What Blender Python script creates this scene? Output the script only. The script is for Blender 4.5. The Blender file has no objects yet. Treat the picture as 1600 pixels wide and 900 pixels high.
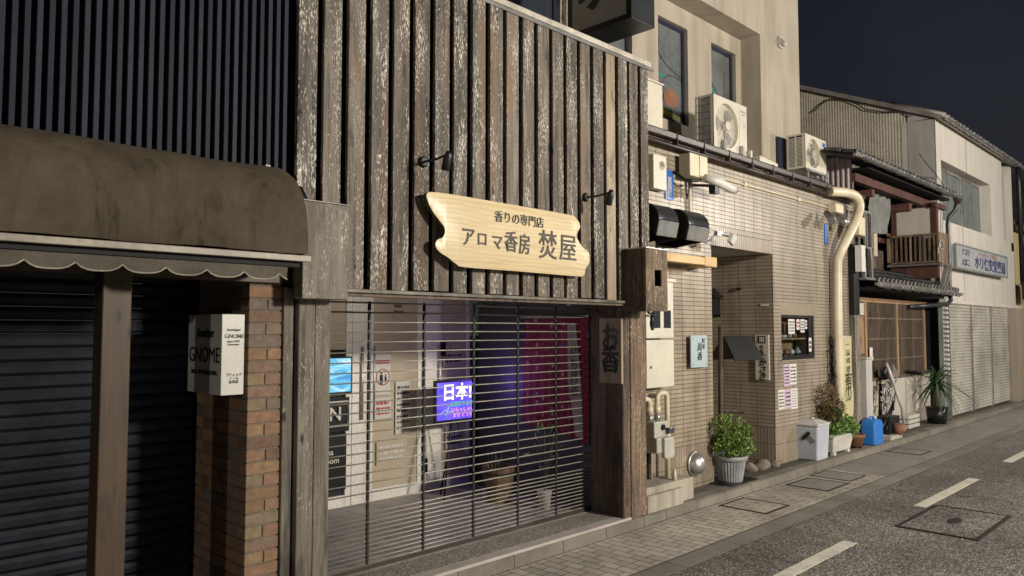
import bpy, bmesh, math, random
from mathutils import Vector, Matrix, noise
random.seed(7)
R = math.radians
scene = bpy.context.scene
COL = scene.collection

# ------------------------------------------------------------------ camera
EYE = Vector((0, 0, 1.93)); FPX = 1180.0; PITCH = math.atan(64 / 1180.0)
cam_d = bpy.data.cameras.new("camera"); cam = bpy.data.objects.new("camera", cam_d); COL.objects.link(cam)
cam.location = EYE; cam.rotation_euler = (math.pi / 2 + PITCH, 0, R(-45))
cam_d.sensor_width = 36; cam_d.lens = 36 * FPX / 1600.0; cam_d.clip_start = 0.05; cam_d.clip_end = 500
scene.camera = cam

# ------------------------------------------------------------------ night sky
W = bpy.data.worlds.new("World"); scene.world = W; W.use_nodes = True
nt = W.node_tree; nt.nodes.clear()
wo = nt.nodes.new("ShaderNodeOutputWorld"); bg = nt.nodes.new("ShaderNodeBackground"); nt.links.new(bg.outputs[0], wo.inputs[0])
tc = nt.nodes.new("ShaderNodeTexCoord"); sp = nt.nodes.new("ShaderNodeSeparateXYZ"); nt.links.new(tc.outputs["Generated"], sp.inputs[0])
cr = nt.nodes.new("ShaderNodeValToRGB"); nt.links.new(sp.outputs["Z"], cr.inputs[0])
e = cr.color_ramp.elements
e[0].position = 0.0; e[0].color = (0.034, 0.031, 0.031, 1)
e[1].position = 0.42; e[1].color = (0.0095, 0.0118, 0.0185, 1)
x = cr.color_ramp.elements.new(0.13); x.color = (0.020, 0.022, 0.028, 1)
cn = nt.nodes.new("ShaderNodeTexNoise"); cn.inputs["Scale"].default_value = 2.2; cn.inputs["Detail"].default_value = 5; nt.links.new(tc.outputs["Generated"], cn.inputs["Vector"])
cm = nt.nodes.new("ShaderNodeValToRGB"); cm.color_ramp.elements[0].position = .35; cm.color_ramp.elements[0].color = (.78, .80, .84, 1); cm.color_ramp.elements[1].position = .68; cm.color_ramp.elements[1].color = (1.25, 1.2, 1.15, 1); nt.links.new(cn.outputs["Fac"], cm.inputs[0])
mxw = nt.nodes.new("ShaderNodeMix"); mxw.data_type = 'RGBA'; mxw.blend_type = 'MULTIPLY'; mxw.inputs[0].default_value = 1.0; nt.links.new(cr.outputs[0], mxw.inputs[6]); nt.links.new(cm.outputs[0], mxw.inputs[7])
nt.links.new(mxw.outputs[2], bg.inputs[0]); bg.inputs[1].default_value = 1.0

# ------------------------------------------------------------------ street lamps (out of frame, across the street)
def lamp(name, loc, power, col, size=0.12):
    l = bpy.data.lights.new(name, 'POINT'); l.energy = power; l.color = col; l.shadow_soft_size = size
    o = bpy.data.objects.new(name, l); COL.objects.link(o); o.location = loc; return o
lamp("street_lamp_light", (7.4, -7.0, 4.8), 7000, (1.0, 0.925, 0.81), 0.55)
lamp("street_lamp_light_far", (19.0, -3.0, 5.0), 2100, (1.0, 0.93, 0.83), 0.15)
lamp("street_lamp_light_near", (-8.0, -0.9, 3.4), 560, (1.0, 0.91, 0.80), 0.06)

vs = scene.view_settings; vs.view_transform = 'Standard'; vs.look = 'None'; vs.exposure = 0; vs.gamma = 1
try: scene.cycles.max_bounces = 6; scene.cycles.use_denoising = True; scene.cycles.sample_clamp_indirect = 4
except Exception: pass

# ------------------------------------------------------------------ measuring helpers: a sight line cut by a real plane
_cp, _sp, _q = math.cos(PITCH), math.sin(PITCH), math.sqrt(.5)
_F = Vector((_q*_cp, _q*_cp, _sp)); _R = Vector((_q, -_q, 0)); _U = _R.cross(_F)
def _ray(u, v): return _F + _R * ((u - 800) / FPX) + _U * ((450 - v) / FPX)
def aty(u, v, y): d = _ray(u, v); return EYE + d * (y / d.y)
def atx(u, v, x): d = _ray(u, v); return EYE + d * (x / d.x)
def atz(u, v, z): d = _ray(u, v); return EYE + d * ((z - EYE.z) / d.z)

# ------------------------------------------------------------------ material helpers
class NT:
    def __init__(s, name):
        s.m = bpy.data.materials.new(name); s.m.use_nodes = True; s.t = s.m.node_tree
        s.b = s.t.nodes["Principled BSDF"]; s.tc = s.t.nodes.new("ShaderNodeTexCoord")
    def n(s, typ, **k):
        o = s.t.nodes.new(typ)
        for a, b in k.items(): setattr(o, a, b)
        return o
    def l(s, a, b): s.t.links.new(a, b)
    def mapping(s, scale, src="Object", rot=(0, 0, 0)):
        m = s.n("ShaderNodeMapping"); m.inputs["Scale"].default_value = scale; m.inputs["Rotation"].default_value = rot
        s.l(s.tc.outputs[src], m.inputs[0]); return m.outputs[0]
    def noise(s, scale=(1, 1, 1), sc=1.0, detail=4, rough=.55, src="Object", dist=0.0):
        t = s.n("ShaderNodeTexNoise"); t.inputs["Scale"].default_value = sc; t.inputs["Detail"].default_value = detail
        t.inputs["Roughness"].default_value = rough; t.inputs["Distortion"].default_value = dist
        s.l(s.mapping(scale, src), t.inputs["Vector"]); return t.outputs["Fac"]
    def ramp(s, fac, pts, interp='LINEAR'):
        r = s.n("ShaderNodeValToRGB"); r.color_ramp.interpolation = interp
        el = r.color_ramp.elements
        while len(el) < len(pts): el.new(0.5)
        for q, (p, c) in zip(el, pts):
            q.position = p; q.color = (*c, 1) if not isinstance(c, (int, float)) else (c, c, c, 1)
        s.l(fac, r.inputs[0]); return r.outputs[0]
    def mix(s, fac, a, b, mode='MIX'):
        x = s.n("ShaderNodeMix", data_type='RGBA', blend_type=mode)
        for i, v in ((0, fac), (6, a), (7, b)):
            if hasattr(v, "is_linked") or hasattr(v, "links"): s.l(v, x.inputs[i])
            elif i == 0: x.inputs[0].default_value = v
            else: x.inputs[i].default_value = (*v, 1)
        return x.outputs[2]
    def math(s, op, a, b=0.0):
        x = s.n("ShaderNodeMath", operation=op)
        for i, v in ((0, a), (1, b)):
            if isinstance(v, (int, float)): x.inputs[i].default_value = v
            else: s.l(v, x.inputs[i])
        return x.outputs[0]
    def bump(s, h, strength=.3, dist=.01):
        b = s.n("ShaderNodeBump"); b.inputs["Strength"].default_value = strength; b.inputs["Distance"].default_value = dist
        s.l(h, b.inputs["Height"]); s.l(b.outputs[0], s.b.inputs["Normal"])
    def island(s): return s.n("ShaderNodeNewGeometry").outputs["Random Per Island"]
    def col(s, c): s.l(c, s.b.inputs["Base Color"]) if hasattr(c, "links") else setattr(s.b.inputs["Base Color"], "default_value", (*c, 1))
    def set(s, rough=.6, metal=0.0, spec=.5):
        s.b.inputs["Roughness"].default_value = rough; s.b.inputs["Metallic"].default_value = metal
        s.b.inputs["Specular IOR Level"].default_value = spec; return s

def sc3(c, k): return tuple(min(1, q * k) for q in c)
def plain(name, c, rough=.55, metal=0.0, var=.18, grime=.25, bump=.12, gsc=3.0, isl=0.0, spec=.5):
    s = NT(name).set(rough, metal, spec)
    a = s.noise(sc=gsc, detail=6, rough=.65); b = s.noise(sc=gsc * 14, detail=3)
    base = s.ramp(b, [(.3, sc3(c, 1 - var)), (.7, sc3(c, 1 + var * .6))])
    dirt = s.ramp(a, [(.38, 1 - grime), (.6, 1.0)])
    out = s.mix(1.0, base, dirt, 'MULTIPLY')
    if isl:
        r = s.ramp(s.island(), [(0, 1 - isl), (1, 1 + isl)]); out = s.mix(1.0, out, r, 'MULTIPLY')
    s.col(out)
    if bump: s.bump(b, bump, .004)
    return s.m
def emit(name, c, strength):
    s = NT(name); s.col((0, 0, 0)); s.b.inputs["Emission Color"].default_value = (*c, 1); s.b.inputs["Emission Strength"].default_value = strength
    s.set(.3); return s.m

def wood(name, dark, light, fleck=None, fleck_amt=.5, axis='z', isl=.25, grain=1.0, rough=.75, bump=.5, warm=None):
    s = NT(name).set(rough, 0, .35)
    def S(a, b): return (a, a, b) if axis == 'z' else ((b, a, a) if axis == 'x' else (a, b, a))
    isr = s.island()
    g = s.noise(S(26 * grain, 1.6 * grain), detail=8, rough=.7, dist=.6)
    base = s.ramp(g, [(.32, dark), (.68, light)])
    knots = s.noise(S(9, 2.2), detail=2)
    base = s.mix(1.0, base, s.ramp(knots, [(.28, .45), (.42, 1.0)]), 'MULTIPLY')
    big = s.noise(S(1.3, .7), detail=3)
    base = s.mix(1.0, base, s.ramp(big, [(.3, .72), (.7, 1.15)]), 'MULTIPLY')
    if warm:
        wn = s.noise(S(7, .4), detail=2)
        base = s.mix(s.ramp(wn, [(.56, 0.0), (.68, .8)]), base, warm)
    if isl: base = s.mix(1.0, base, s.ramp(isr, [(0, 1 - isl), (1, 1 + isl)]), 'MULTIPLY')
    kv = s.n("ShaderNodeTexVoronoi"); kv.inputs["Scale"].default_value = 1; s.l(s.mapping(S(5.2, 1.9)), kv.inputs["Vector"])
    base = s.mix(1.0, base, s.ramp(kv.outputs["Distance"], [(.035, .12), (.075, .75), (.10, 1.0)]), 'MULTIPLY')
    if fleck:
        f1 = s.noise(S(120, 30), detail=4, rough=.7)
        f2 = s.noise(S(9, 1.6), detail=4, rough=.65)
        m = s.math('ADD', f1, s.math('MULTIPLY', f2, .6))
        lo = 1.0 - fleck_amt * .20
        msk = s.ramp(m, [(lo - .05, 0.0), (lo + .07, 1.0)])
        base = s.mix(msk, base, fleck)
        h = s.math('ADD', g, s.math('MULTIPLY', msk, .5))
    else: h = g
    s.col(base); s.bump(h, bump, .006)
    return s.m

M = {}
M['board'] = wood("weathered_board", (.042, .035, .028), (.205, .178, .148), (.72, .67, .59), .50, warm=(.16, .105, .066), bump=1.0, isl=.35)
M['board_pale'] = wood("pale_board", (.22, .165, .115), (.42, .34, .25), (.60, .54, .45), .35, isl=0)
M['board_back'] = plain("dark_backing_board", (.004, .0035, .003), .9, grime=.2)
M['plank'] = wood("weathered_plank", (.10, .085, .07), (.27, .24, .2), (.62, .57, .5), .40, bump=.8, grain=.6)
M['pillar'] = wood("grey_pillar_wood", (.05, .042, .033), (.21, .185, .15), (.42, .37, .3), .2, isl=.2)
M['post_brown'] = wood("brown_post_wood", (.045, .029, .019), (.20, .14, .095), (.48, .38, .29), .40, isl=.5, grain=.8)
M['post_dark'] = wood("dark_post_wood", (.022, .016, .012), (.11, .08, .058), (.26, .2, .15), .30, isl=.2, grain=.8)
M['post_tan'] = wood("tan_post_wood", (.042, .025, .014), (.074, .046, .027), isl=0, bump=.15, rough=.5)
M['red_wood'] = wood("red_brown_wood", (.055, .022, .017), (.115, .05, .038), isl=.2, bump=.3)
M['old_wood'] = wood("old_house_wood", (.06, .044, .033), (.18, .135, .10), isl=.2, bump=.3)
M['gold_wood'] = wood("golden_wood", (.20, .12, .065), (.36, .23, .135), isl=.1, bump=.2)
M['yellow_wood'] = wood("yellow_pine", (.52, .34, .15), (.66, .47, .24), axis='x', isl=0, bump=.1, rough=.5)
M['bucket'] = wood("bucket_wood", (.10, .06, .035), (.17, .11, .065), isl=.3)

def sign_wood():
    s = NT("varnished_pine_sign").set(.38, 0, .45)
    g = s.noise((1.2, 1, 24), detail=5, rough=.6, dist=1.2)
    base = s.ramp(g, [(.3, (.48, .37, .20)), (.5, (.60, .485, .29)), (.7, (.66, .55, .36))])
    w = s.n("ShaderNodeTexWave", bands_direction='Z'); w.inputs["Scale"].default_value = 9; w.inputs["Distortion"].default_value = 6; w.inputs["Detail"].default_value = 2; w.inputs["Detail Scale"].default_value = .6
    s.l(s.mapping((.35, 1, 1)), w.inputs["Vector"])
    base = s.mix(.28, base, s.ramp(w.outputs["Fac"], [(0, (.42, .31, .15)), (.35, (.64, .53, .33))]), 'MIX')
    s.col(base); s.bump(g, .05, .003); return s.m
M['sign'] = sign_wood()
M['sign_edge'] = wood("sign_edge_bark", (.05, .04, .02), (.13, .11, .05), isl=0)
M['plaque'] = wood("plaque_wood", (.20, .15, .11), (.38, .30, .23), isl=0, bump=.3, grain=.6)
M['ink'] = plain("dark_lettering", (.045, .04, .035), .5, grime=0, var=.05, bump=0)
M['ink_black'] = plain("black_lettering", (.008, .008, .008), .4, grime=0, var=.05, bump=0)

def tile(name, a, b, vert=False, wide=.25):
    s = NT(name).set(.34, 0, .5)
    t = s.n("ShaderNodeTexBrick"); t.offset = 0; t.squash = 1
    t.inputs["Scale"].default_value = 1.0; t.inputs["Brick Width"].default_value = .05 if vert else wide; t.inputs["Row Height"].default_value = .23 if vert else .05
    t.inputs["Mortar Size"].default_value = .0040; t.inputs["Mortar Smooth"].default_value = .1; t.inputs["Bias"].default_value = 0
    t.inputs["Color1"].default_value = (*a, 1); t.inputs["Color2"].default_value = (*b, 1); t.inputs["Mortar"].default_value = (.085, .058, .040, 1)
    s.l(s.tc.outputs["UV"], t.inputs["Vector"])
    n = s.noise(sc=1.1, detail=5); n2 = s.noise((8, 8, 1.2), detail=4)
    o = s.mix(1.0, t.outputs["Color"], s.ramp(n, [(.3, .82), (.7, 1.06)]), 'MULTIPLY')
    o = s.mix(1.0, o, s.ramp(n2, [(.32, .70), (.55, 1.03)]), 'MULTIPLY')
    s.col(o); s.bump(t.outputs["Fac"], -.5, .004)
    s.l(s.ramp(t.outputs["Fac"], [(0, .34), (1, .9)]), s.b.inputs["Roughness"]); return s.m
M['tile'] = tile("beige_wall_tile", (.36, .295, .22), (.295, .245, .18)); M['tile_h'] = tile("beige_border_tile", (.34, .285, .22), (.285, .24, .185), wide=40.0)
M['tile_v'] = tile("beige_soldier_tile", (.32, .26, .19), (.27, .22, .165), True)
M['tile_plain'] = plain("beige_corner_tile", (.29, .24, .18), .4, grime=.15)

def corrugated(name, c, pitch=.076, depth=.6):
    s = NT(name).set(.5, 0, .4)
    w = s.n("ShaderNodeTexWave", bands_direction='X'); w.inputs["Scale"].default_value = 1.0 / pitch / 3.1416 * .5 * math.pi / 5 * 1.0
    s.l(s.mapping((1, 1, 1), "UV"), w.inputs["Vector"])
    n = s.noise((1, 1, .5), detail=5)
    s.col(s.mix(1.0, s.ramp(n, [(.3, sc3(c, .78)), (.7, c)]), s.ramp(w.outputs["Fac"], [(0, .62), (.4, 1.0)]), 'MULTIPLY'))
    s.bump(w.outputs["Fac"], depth, .02); return s.m

def plaster(name, c, var=.12, streak=.2):
    s = NT(name).set(.85, 0, .25)
    n = s.noise(sc=1.2, detail=6); st = s.noise((5, 5, .5), detail=5); f = s.noise(sc=90, detail=3)
    o = s.ramp(n, [(.3, sc3(c, 1 - var)), (.7, c)])
    o = s.mix(1.0, o, s.ramp(st, [(.35, 1 - streak), (.55, 1.0)]), 'MULTIPLY')
    s.col(o); s.bump(f, .25, .004); return s.m
M['plaster'] = plaster("cream_plaster", (.44, .385, .31), var=.16, streak=.2)
M['plaster_white'] = plaster("white_panel_wall", (.50, .47, .42), streak=.10)
M['plaster_grey'] = plaster("grey_plaster", (.36, .35, .33))
M['plaster_low'] = plaster("stained_low_wall", (.46, .42, .36), streak=.35)
M['plaster_yellow'] = plaster("yellow_plaster", (.52, .40, .22))
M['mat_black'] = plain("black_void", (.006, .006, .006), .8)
M['metal_dark'] = plain("dark_slat_metal", (.023, .028, .041), .6, 0, spec=.12, isl=.25, grime=.1)
M['metal_black'] = plain("black_metal", (.015, .015, .017), .4, .3)
M['metal_brown'] = plain("brown_gutter_metal", (.055, .041, .034), .4, .1, grime=.3)
M['metal_grey'] = plain("galvanised_steel", (.42, .42, .41), .35, .75, grime=.3)
M['steel'] = plain("brushed_steel", (.55, .53, .50), .38, .85, grime=.15)
M['rod'] = plain("grille_rod_metal", (.40, .37, .31), .4, .25, grime=.25)
M['link'] = plain("grille_link_metal", (.012, .012, .012), .6)
M['cap'] = plain("pale_metal_capping", (.62, .57, .49), .4, .2, grime=.35)
M['metal_hood'] = plain("charcoal_hood_metal", (.030, .033, .038), .35, .1, grime=.3)
M['canvas'] = None
def canvas():
    s = NT("stained_awning_canvas").set(.85, 0, .2)
    st = s.noise((4.5, 4.5, 1.1), detail=8, rough=.75, dist=1.1); n = s.noise(sc=2.2, detail=6, rough=.7); f = s.noise(sc=160, detail=2)
    o = s.ramp(n, [(.3, (.052, .041, .027)), (.7, (.088, .071, .048))])
    o = s.mix(1.0, o, s.ramp(st, [(.33, .35), (.43, .85), (.6, 1.1)]), 'MULTIPLY')
    s.col(o); s.bump(f, .2, .002); return s.m
M['canvas'] = canvas()
M['valance'] = plain("pale_valance_canvas", (.085, .072, .055), .8, grime=.35)
M['trim'] = plain("pale_braid_trim", (.30, .28, .21), .8)
M['awning_bar'] = plain("cream_awning_bar", (.30, .265, .21), .5, grime=.35)
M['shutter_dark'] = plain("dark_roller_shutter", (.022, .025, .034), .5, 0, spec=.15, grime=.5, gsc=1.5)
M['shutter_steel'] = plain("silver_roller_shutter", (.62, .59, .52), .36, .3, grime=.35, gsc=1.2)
M['brick'] = None
def brickmat():
    s = NT("rustic_brick").set(.8, 0, .3)
    n = s.noise(sc=24, detail=6, rough=.7)
    o = s.ramp(s.island(), [(0, (.13, .085, .06)), (.25, (.20, .125, .075)), (.5, (.25, .145, .09)), (.7, (.16, .125, .105)), (.85, (.23, .17, .10)), (1, (.27, .16, .09))])
    o = s.mix(1.0, o, s.ramp(n, [(.3, .65), (.7, 1.15)]), 'MULTIPLY'); s.col(o); s.bump(n, .5, .006); return s.m
M['brick'] = brickmat()
M['mortar'] = plain("brick_mortar", (.17, .14, .11), .95)
M['white_paint'] = plain("cream_painted_steel", (.62, .58, .48), .42, grime=.12, var=.05)
M['white_plastic'] = plain("white_plastic", (.66, .64, .60), .4, grime=.12, var=.05)
M['sign_white'] = plain("white_acrylic", (.50, .485, .44), .35, grime=.1, var=.04)
M['lightbox'] = plain("pale_lightbox_face", (.32, .30, .25), .4, grime=.15, var=.06)
M['cream_pipe'] = plain("cream_pvc_pipe", (.66, .58, .42), .42, grime=.2, var=.06)
M['meter'] = plain("grey_green_meter", (.44, .43, .37), .45, grime=.2)
M['concrete'] = plaster("pale_concrete", (.42, .38, .31), .25, .35)
M['ledge'] = plaster("dark_ledge_concrete", (.115, .105, .09), .3, .2)
M['tile_floor'] = None
M['blue_plate'] = plain("blue_enamel", (.035, .15, .50), .35, grime=.1)
M['blue_plastic'] = plain("blue_jerrycan_plastic", (.03, .20, .62), .35, grime=.12)
M['bin'] = plain("pale_blue_bin_plastic", (.46, .49, .55), .45, grime=.15, var=.05)
M['bin_lid'] = plain("white_bin_lid", (.56, .55, .52), .45, grime=.2)
M['pot_grey'] = plain("grey_pot_plastic", (.30, .30, .31), .5, grime=.3)
M['pot_white'] = plain("white_planter_plastic", (.60, .58, .52), .45, grime=.2)
M['terracotta'] = plain("terracotta", (.26, .115, .06), .75, grime=.3)
M['soil'] = plain("dark_soil", (.03, .022, .016), .95)
M['slate'] = plain("dark_roof_tile", (.055, .055, .058), .28, .1, grime=.4, isl=.35)
M['slate_edge'] = plain("grey_roof_tile_edge", (.24, .22, .20), .4, grime=.4, isl=.3)
M['glass_dark'] = None
def glass_dark(name, c, rough=.08):
    s = NT(name).set(rough, 0, .8); s.col(c); return s.m
M['glass_dark'] = glass_dark("dark_window_glass", (.03, .036, .045))
M['glass_frost'] = plain("frosted_glass", (.16, .18, .17), .35, grime=.2, bump=.3)
M['navy'] = plain("navy_window_frame", (.02, .026, .05), .35)
M['paper'] = plain("white_paper", (.60, .58, .54), .8, grime=.05, var=.03, bump=0)
M['paper_pink'] = plain("lilac_paper", (.50, .38, .50), .8, grime=.05, var=.03, bump=0)
M['red_ink'] = plain("red_ink", (.45, .05, .05), .7, bump=0)
M['yellow_cloth'] = plain("yellow_banner_cloth", (.50, .45, .25), .8, grime=.12)
M['blind'] = plain("beige_roller_blind", (.50, .42, .31), .8, grime=.08, var=.04)
M['door_white'] = plain("white_door_frame", (.80, .77, .70), .4, grime=.1)
M['board_shade'] = plain("dark_panel", (.02, .02, .021), .5)
M['tarp'] = plain("grey_tarpaulin", (.16, .16, .15), .7, grime=.3)
M['clear_plastic'] = plain("cloudy_plastic_sheet", (.55, .54, .52), .25, grime=.3)
def worn_paint():
    s = NT("worn_road_paint").set(.7, 0, .3); n = s.noise(sc=95, detail=3, rough=.6); b = s.noise(sc=5, detail=5)
    m = s.math('ADD', n, s.math('MULTIPLY', b, .5))
    s.col(s.mix(s.ramp(m, [(.60, 0.0), (.68, 1.0)]), (.13, .12, .105), (.60, .57, .49))); s.bump(n, .4, .003); return s.m
M['road_paint'] = worn_paint()
M['iron'] = plain("dark_iron_frame", (.020, .016, .013), .7, grime=.4)
M['stone'] = plain("rough_stone", (.24, .20, .16), .9, grime=.4, bump=.6)
M['red_cloth'] = plain("red_cover", (.30, .03, .04), .7)
M['orange'] = plain("orange_cloth", (.42, .10, .04), .7)

def leafmat(name, lo, hi):
    s = NT(name).set(.5, 0, .4)
    s.col(s.ramp(s.island(), [(0, lo), (.55, hi), (.9, sc3(hi, 1.4)), (.96, (hi[0] * 2.2, hi[1] * 1.3, hi[2])), (1, (.16, .10, .04))]))
    s.b.inputs["Transmission Weight"].default_value = 0.0
    try: s.b.inputs["Subsurface Weight"].default_value = 0.0
    except Exception: pass
    return s.m
M['leaf'] = leafmat("fresh_green_leaf", (.05, .095, .02), (.17, .27, .055))
M['leaf_dark'] = leafmat("dark_green_leaf", (.015, .034, .012), (.042, .085, .026))
M['leaf_red'] = leafmat("reddish_leaf", (.05, .03, .018), (.16, .12, .05))
M['leaf_bright'] = leafmat("bright_green_leaf", (.06, .13, .025), (.17, .30, .07))
M['stem'] = plain("plant_stem", (.09, .06, .035), .8)

def fabric_print():
    s = NT("red_printed_cloth").set(.8, 0, .2)
    v = s.n("ShaderNodeTexVoronoi"); v.inputs["Scale"].default_value = 15; s.l(s.mapping((1, 1, .8)), v.inputs["Vector"])
    n = s.noise(sc=16, detail=4)
    rows = s.n("ShaderNodeTexWave", bands_direction='Y'); rows.inputs["Scale"].default_value = 2.6; s.l(s.mapping((1, 1, 1)), rows.inputs["Vector"])
    spots = s.math('MULTIPLY', s.ramp(v.outputs["Distance"], [(.22, 1.0), (.34, 0.0)]), s.ramp(rows.outputs["Fac"], [(.35, 0.0), (.6, 1.0)]))
    hue = s.n("ShaderNodeSeparateColor"); s.l(v.outputs["Color"], hue.inputs[0])
    spotc = s.ramp(hue.outputs[0], [(0, (.05, .06, .45)), (.3, (.36, .22, .2)), (.55, (.34, .08, .22)), (.8, (.38, .28, .22)), (1, (.15, .1, .4))])
    base = s.ramp(n, [(.35, (.15, .018, .035)), (.7, (.25, .035, .065))])
    s.col(s.mix(spots, base, spotc)); return s.m
M['print'] = fabric_print()

# ground materials
def asphalt():
    s = NT("coarse_asphalt").set(.62, 0, .4)
    v = s.n("ShaderNodeTexVoronoi"); v.inputs["Scale"].default_value = 75; s.l(s.mapping((1, 1, 1)), v.inputs["Vector"])
    sep = s.n("ShaderNodeSeparateColor"); s.l(v.outputs["Color"], sep.inputs[0])
    st = s.ramp(sep.outputs[0], [(0, (.08, .075, .068)), (.4, (.205, .192, .17)), (.75, (.41, .385, .345)), (1, (.72, .69, .62))])
    edge = s.ramp(v.outputs["Distance"], [(.25, 1.0), (.62, .30)])
    o = s.mix(1.0, st, edge, 'MULTIPLY')
    n = s.noise(sc=.9, detail=5); o = s.mix(1.0, o, s.ramp(n, [(.35, .72), (.65, 1.15)]), 'MULTIPLY')
    n2 = s.noise((.25, 2.2, 1), detail=3); o = s.mix(1.0, o, s.ramp(n2, [(.3, .85), (.7, 1.08)]), 'MULTIPLY')
    st = s.noise(sc=2.7, detail=7, rough=.75, dist=.6); o = s.mix(1.0, o, s.ramp(st, [(.33, .42), (.41, .95), (.5, 1.0)]), 'MULTIPLY')
    ck = s.n("ShaderNodeTexVoronoi", feature='DISTANCE_TO_EDGE'); ck.inputs["Scale"].default_value = .55; dm = s.n("ShaderNodeMix", data_type='VECTOR')
    wn = s.n("ShaderNodeTexNoise"); wn.inputs["Scale"].default_value = 3.5; wn.inputs["Detail"].default_value = 6; s.l(s.tc.outputs["Object"], wn.inputs["Vector"])
    dm.inputs[0].default_value = .22; s.l(s.mapping((1, 1, 1)), dm.inputs[4]); s.l(wn.outputs["Color"], dm.inputs[5]); s.l(dm.outputs[1], ck.inputs["Vector"])
    o = s.mix(1.0, o, s.ramp(ck.outputs["Distance"], [(.002, .45), (.006, 1.0)]), 'MULTIPLY')
    s.col(o); s.bump(v.outputs["Distance"], -.7, .006); return s.m
def pavers(name, w, h, a, b, mort, off=.5, ms=.005):
    s = NT(name).set(.8, 0, .3)
    t = s.n("ShaderNodeTexBrick"); t.offset = off
    t.inputs["Scale"].default_value = 1.0; t.inputs["Brick Width"].default_value = w; t.inputs["Row Height"].default_value = h
    t.inputs["Mortar Size"].default_value = ms; t.inputs["Mortar Smooth"].default_value = .3
    t.inputs["Color1"].default_value = (*a, 1); t.inputs["Color2"].default_value = (*b, 1); t.inputs["Mortar"].default_value = (*mort, 1)
    s.l(s.mapping((1, 1, 1), "UV"), t.inputs["Vector"])
    n = s.noise(sc=1.4, detail=6, rough=.7); f = s.noise(sc=120, detail=3)
    o = s.mix(1.0, t.outputs["Color"], s.ramp(n, [(.32, .66), (.62, 1.1)]), 'MULTIPLY')
    o = s.mix(1.0, o, s.ramp(f, [(.3, .75), (.7, 1.15)]), 'MULTIPLY')
    s.col(o); s.bump(t.outputs["Fac"], -.6, .006); return s.m
M['asphalt'] = asphalt()
M['paver'] = pavers("grey_brown_pavers", .205, .108, (.49, .45, .385), (.38, .35, .30), (.05, .036, .024))
M['slab'] = plaster("grey_concrete_strip", (.28, .265, .24), .25, .15)
M['border'] = pavers("concrete_border", .9, .6, (.19, .18, .165), (.25, .235, .20), (.05, .04, .03), 0, .006)
M['kerb'] = pavers("weathered_kerb_stone", .6, 3.0, (.225, .205, .17), (.165, .15, .125), (.04, .035, .028), 0, .005)
M['kerb_pink'] = plaster("pinkish_step_edge", (.44, .39, .36), .15, .15)
def granite():
    s = NT("exposed_aggregate").set(.7, 0, .4)
    v = s.n("ShaderNodeTexVoronoi"); v.inputs["Scale"].default_value = 110; s.l(s.mapping((1, 1, 1)), v.inputs["Vector"])
    sep = s.n("ShaderNodeSeparateColor"); s.l(v.outputs["Color"], sep.inputs[0])
    o = s.ramp(sep.outputs[0], [(0, (.12, .11, .085)), (.5, (.28, .26, .21)), (1, (.6, .56, .48))])
    o = s.mix(1.0, o, s.ramp(v.outputs["Distance"], [(.3, 1.0), (.7, .5)]), 'MULTIPLY')
    s.col(o); s.bump(v.outputs["Distance"], -.3, .003); return s.m
M['granite'] = granite()
M['floor_tile'] = pavers("shop_floor_tile", .30, .30, (.36, .33, .31), (.31, .285, .27), (.09, .08, .07), 0, .004)
M['floor_tile'].node_tree.nodes["Principled BSDF"].inputs["Roughness"].default_value = .45

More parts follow.
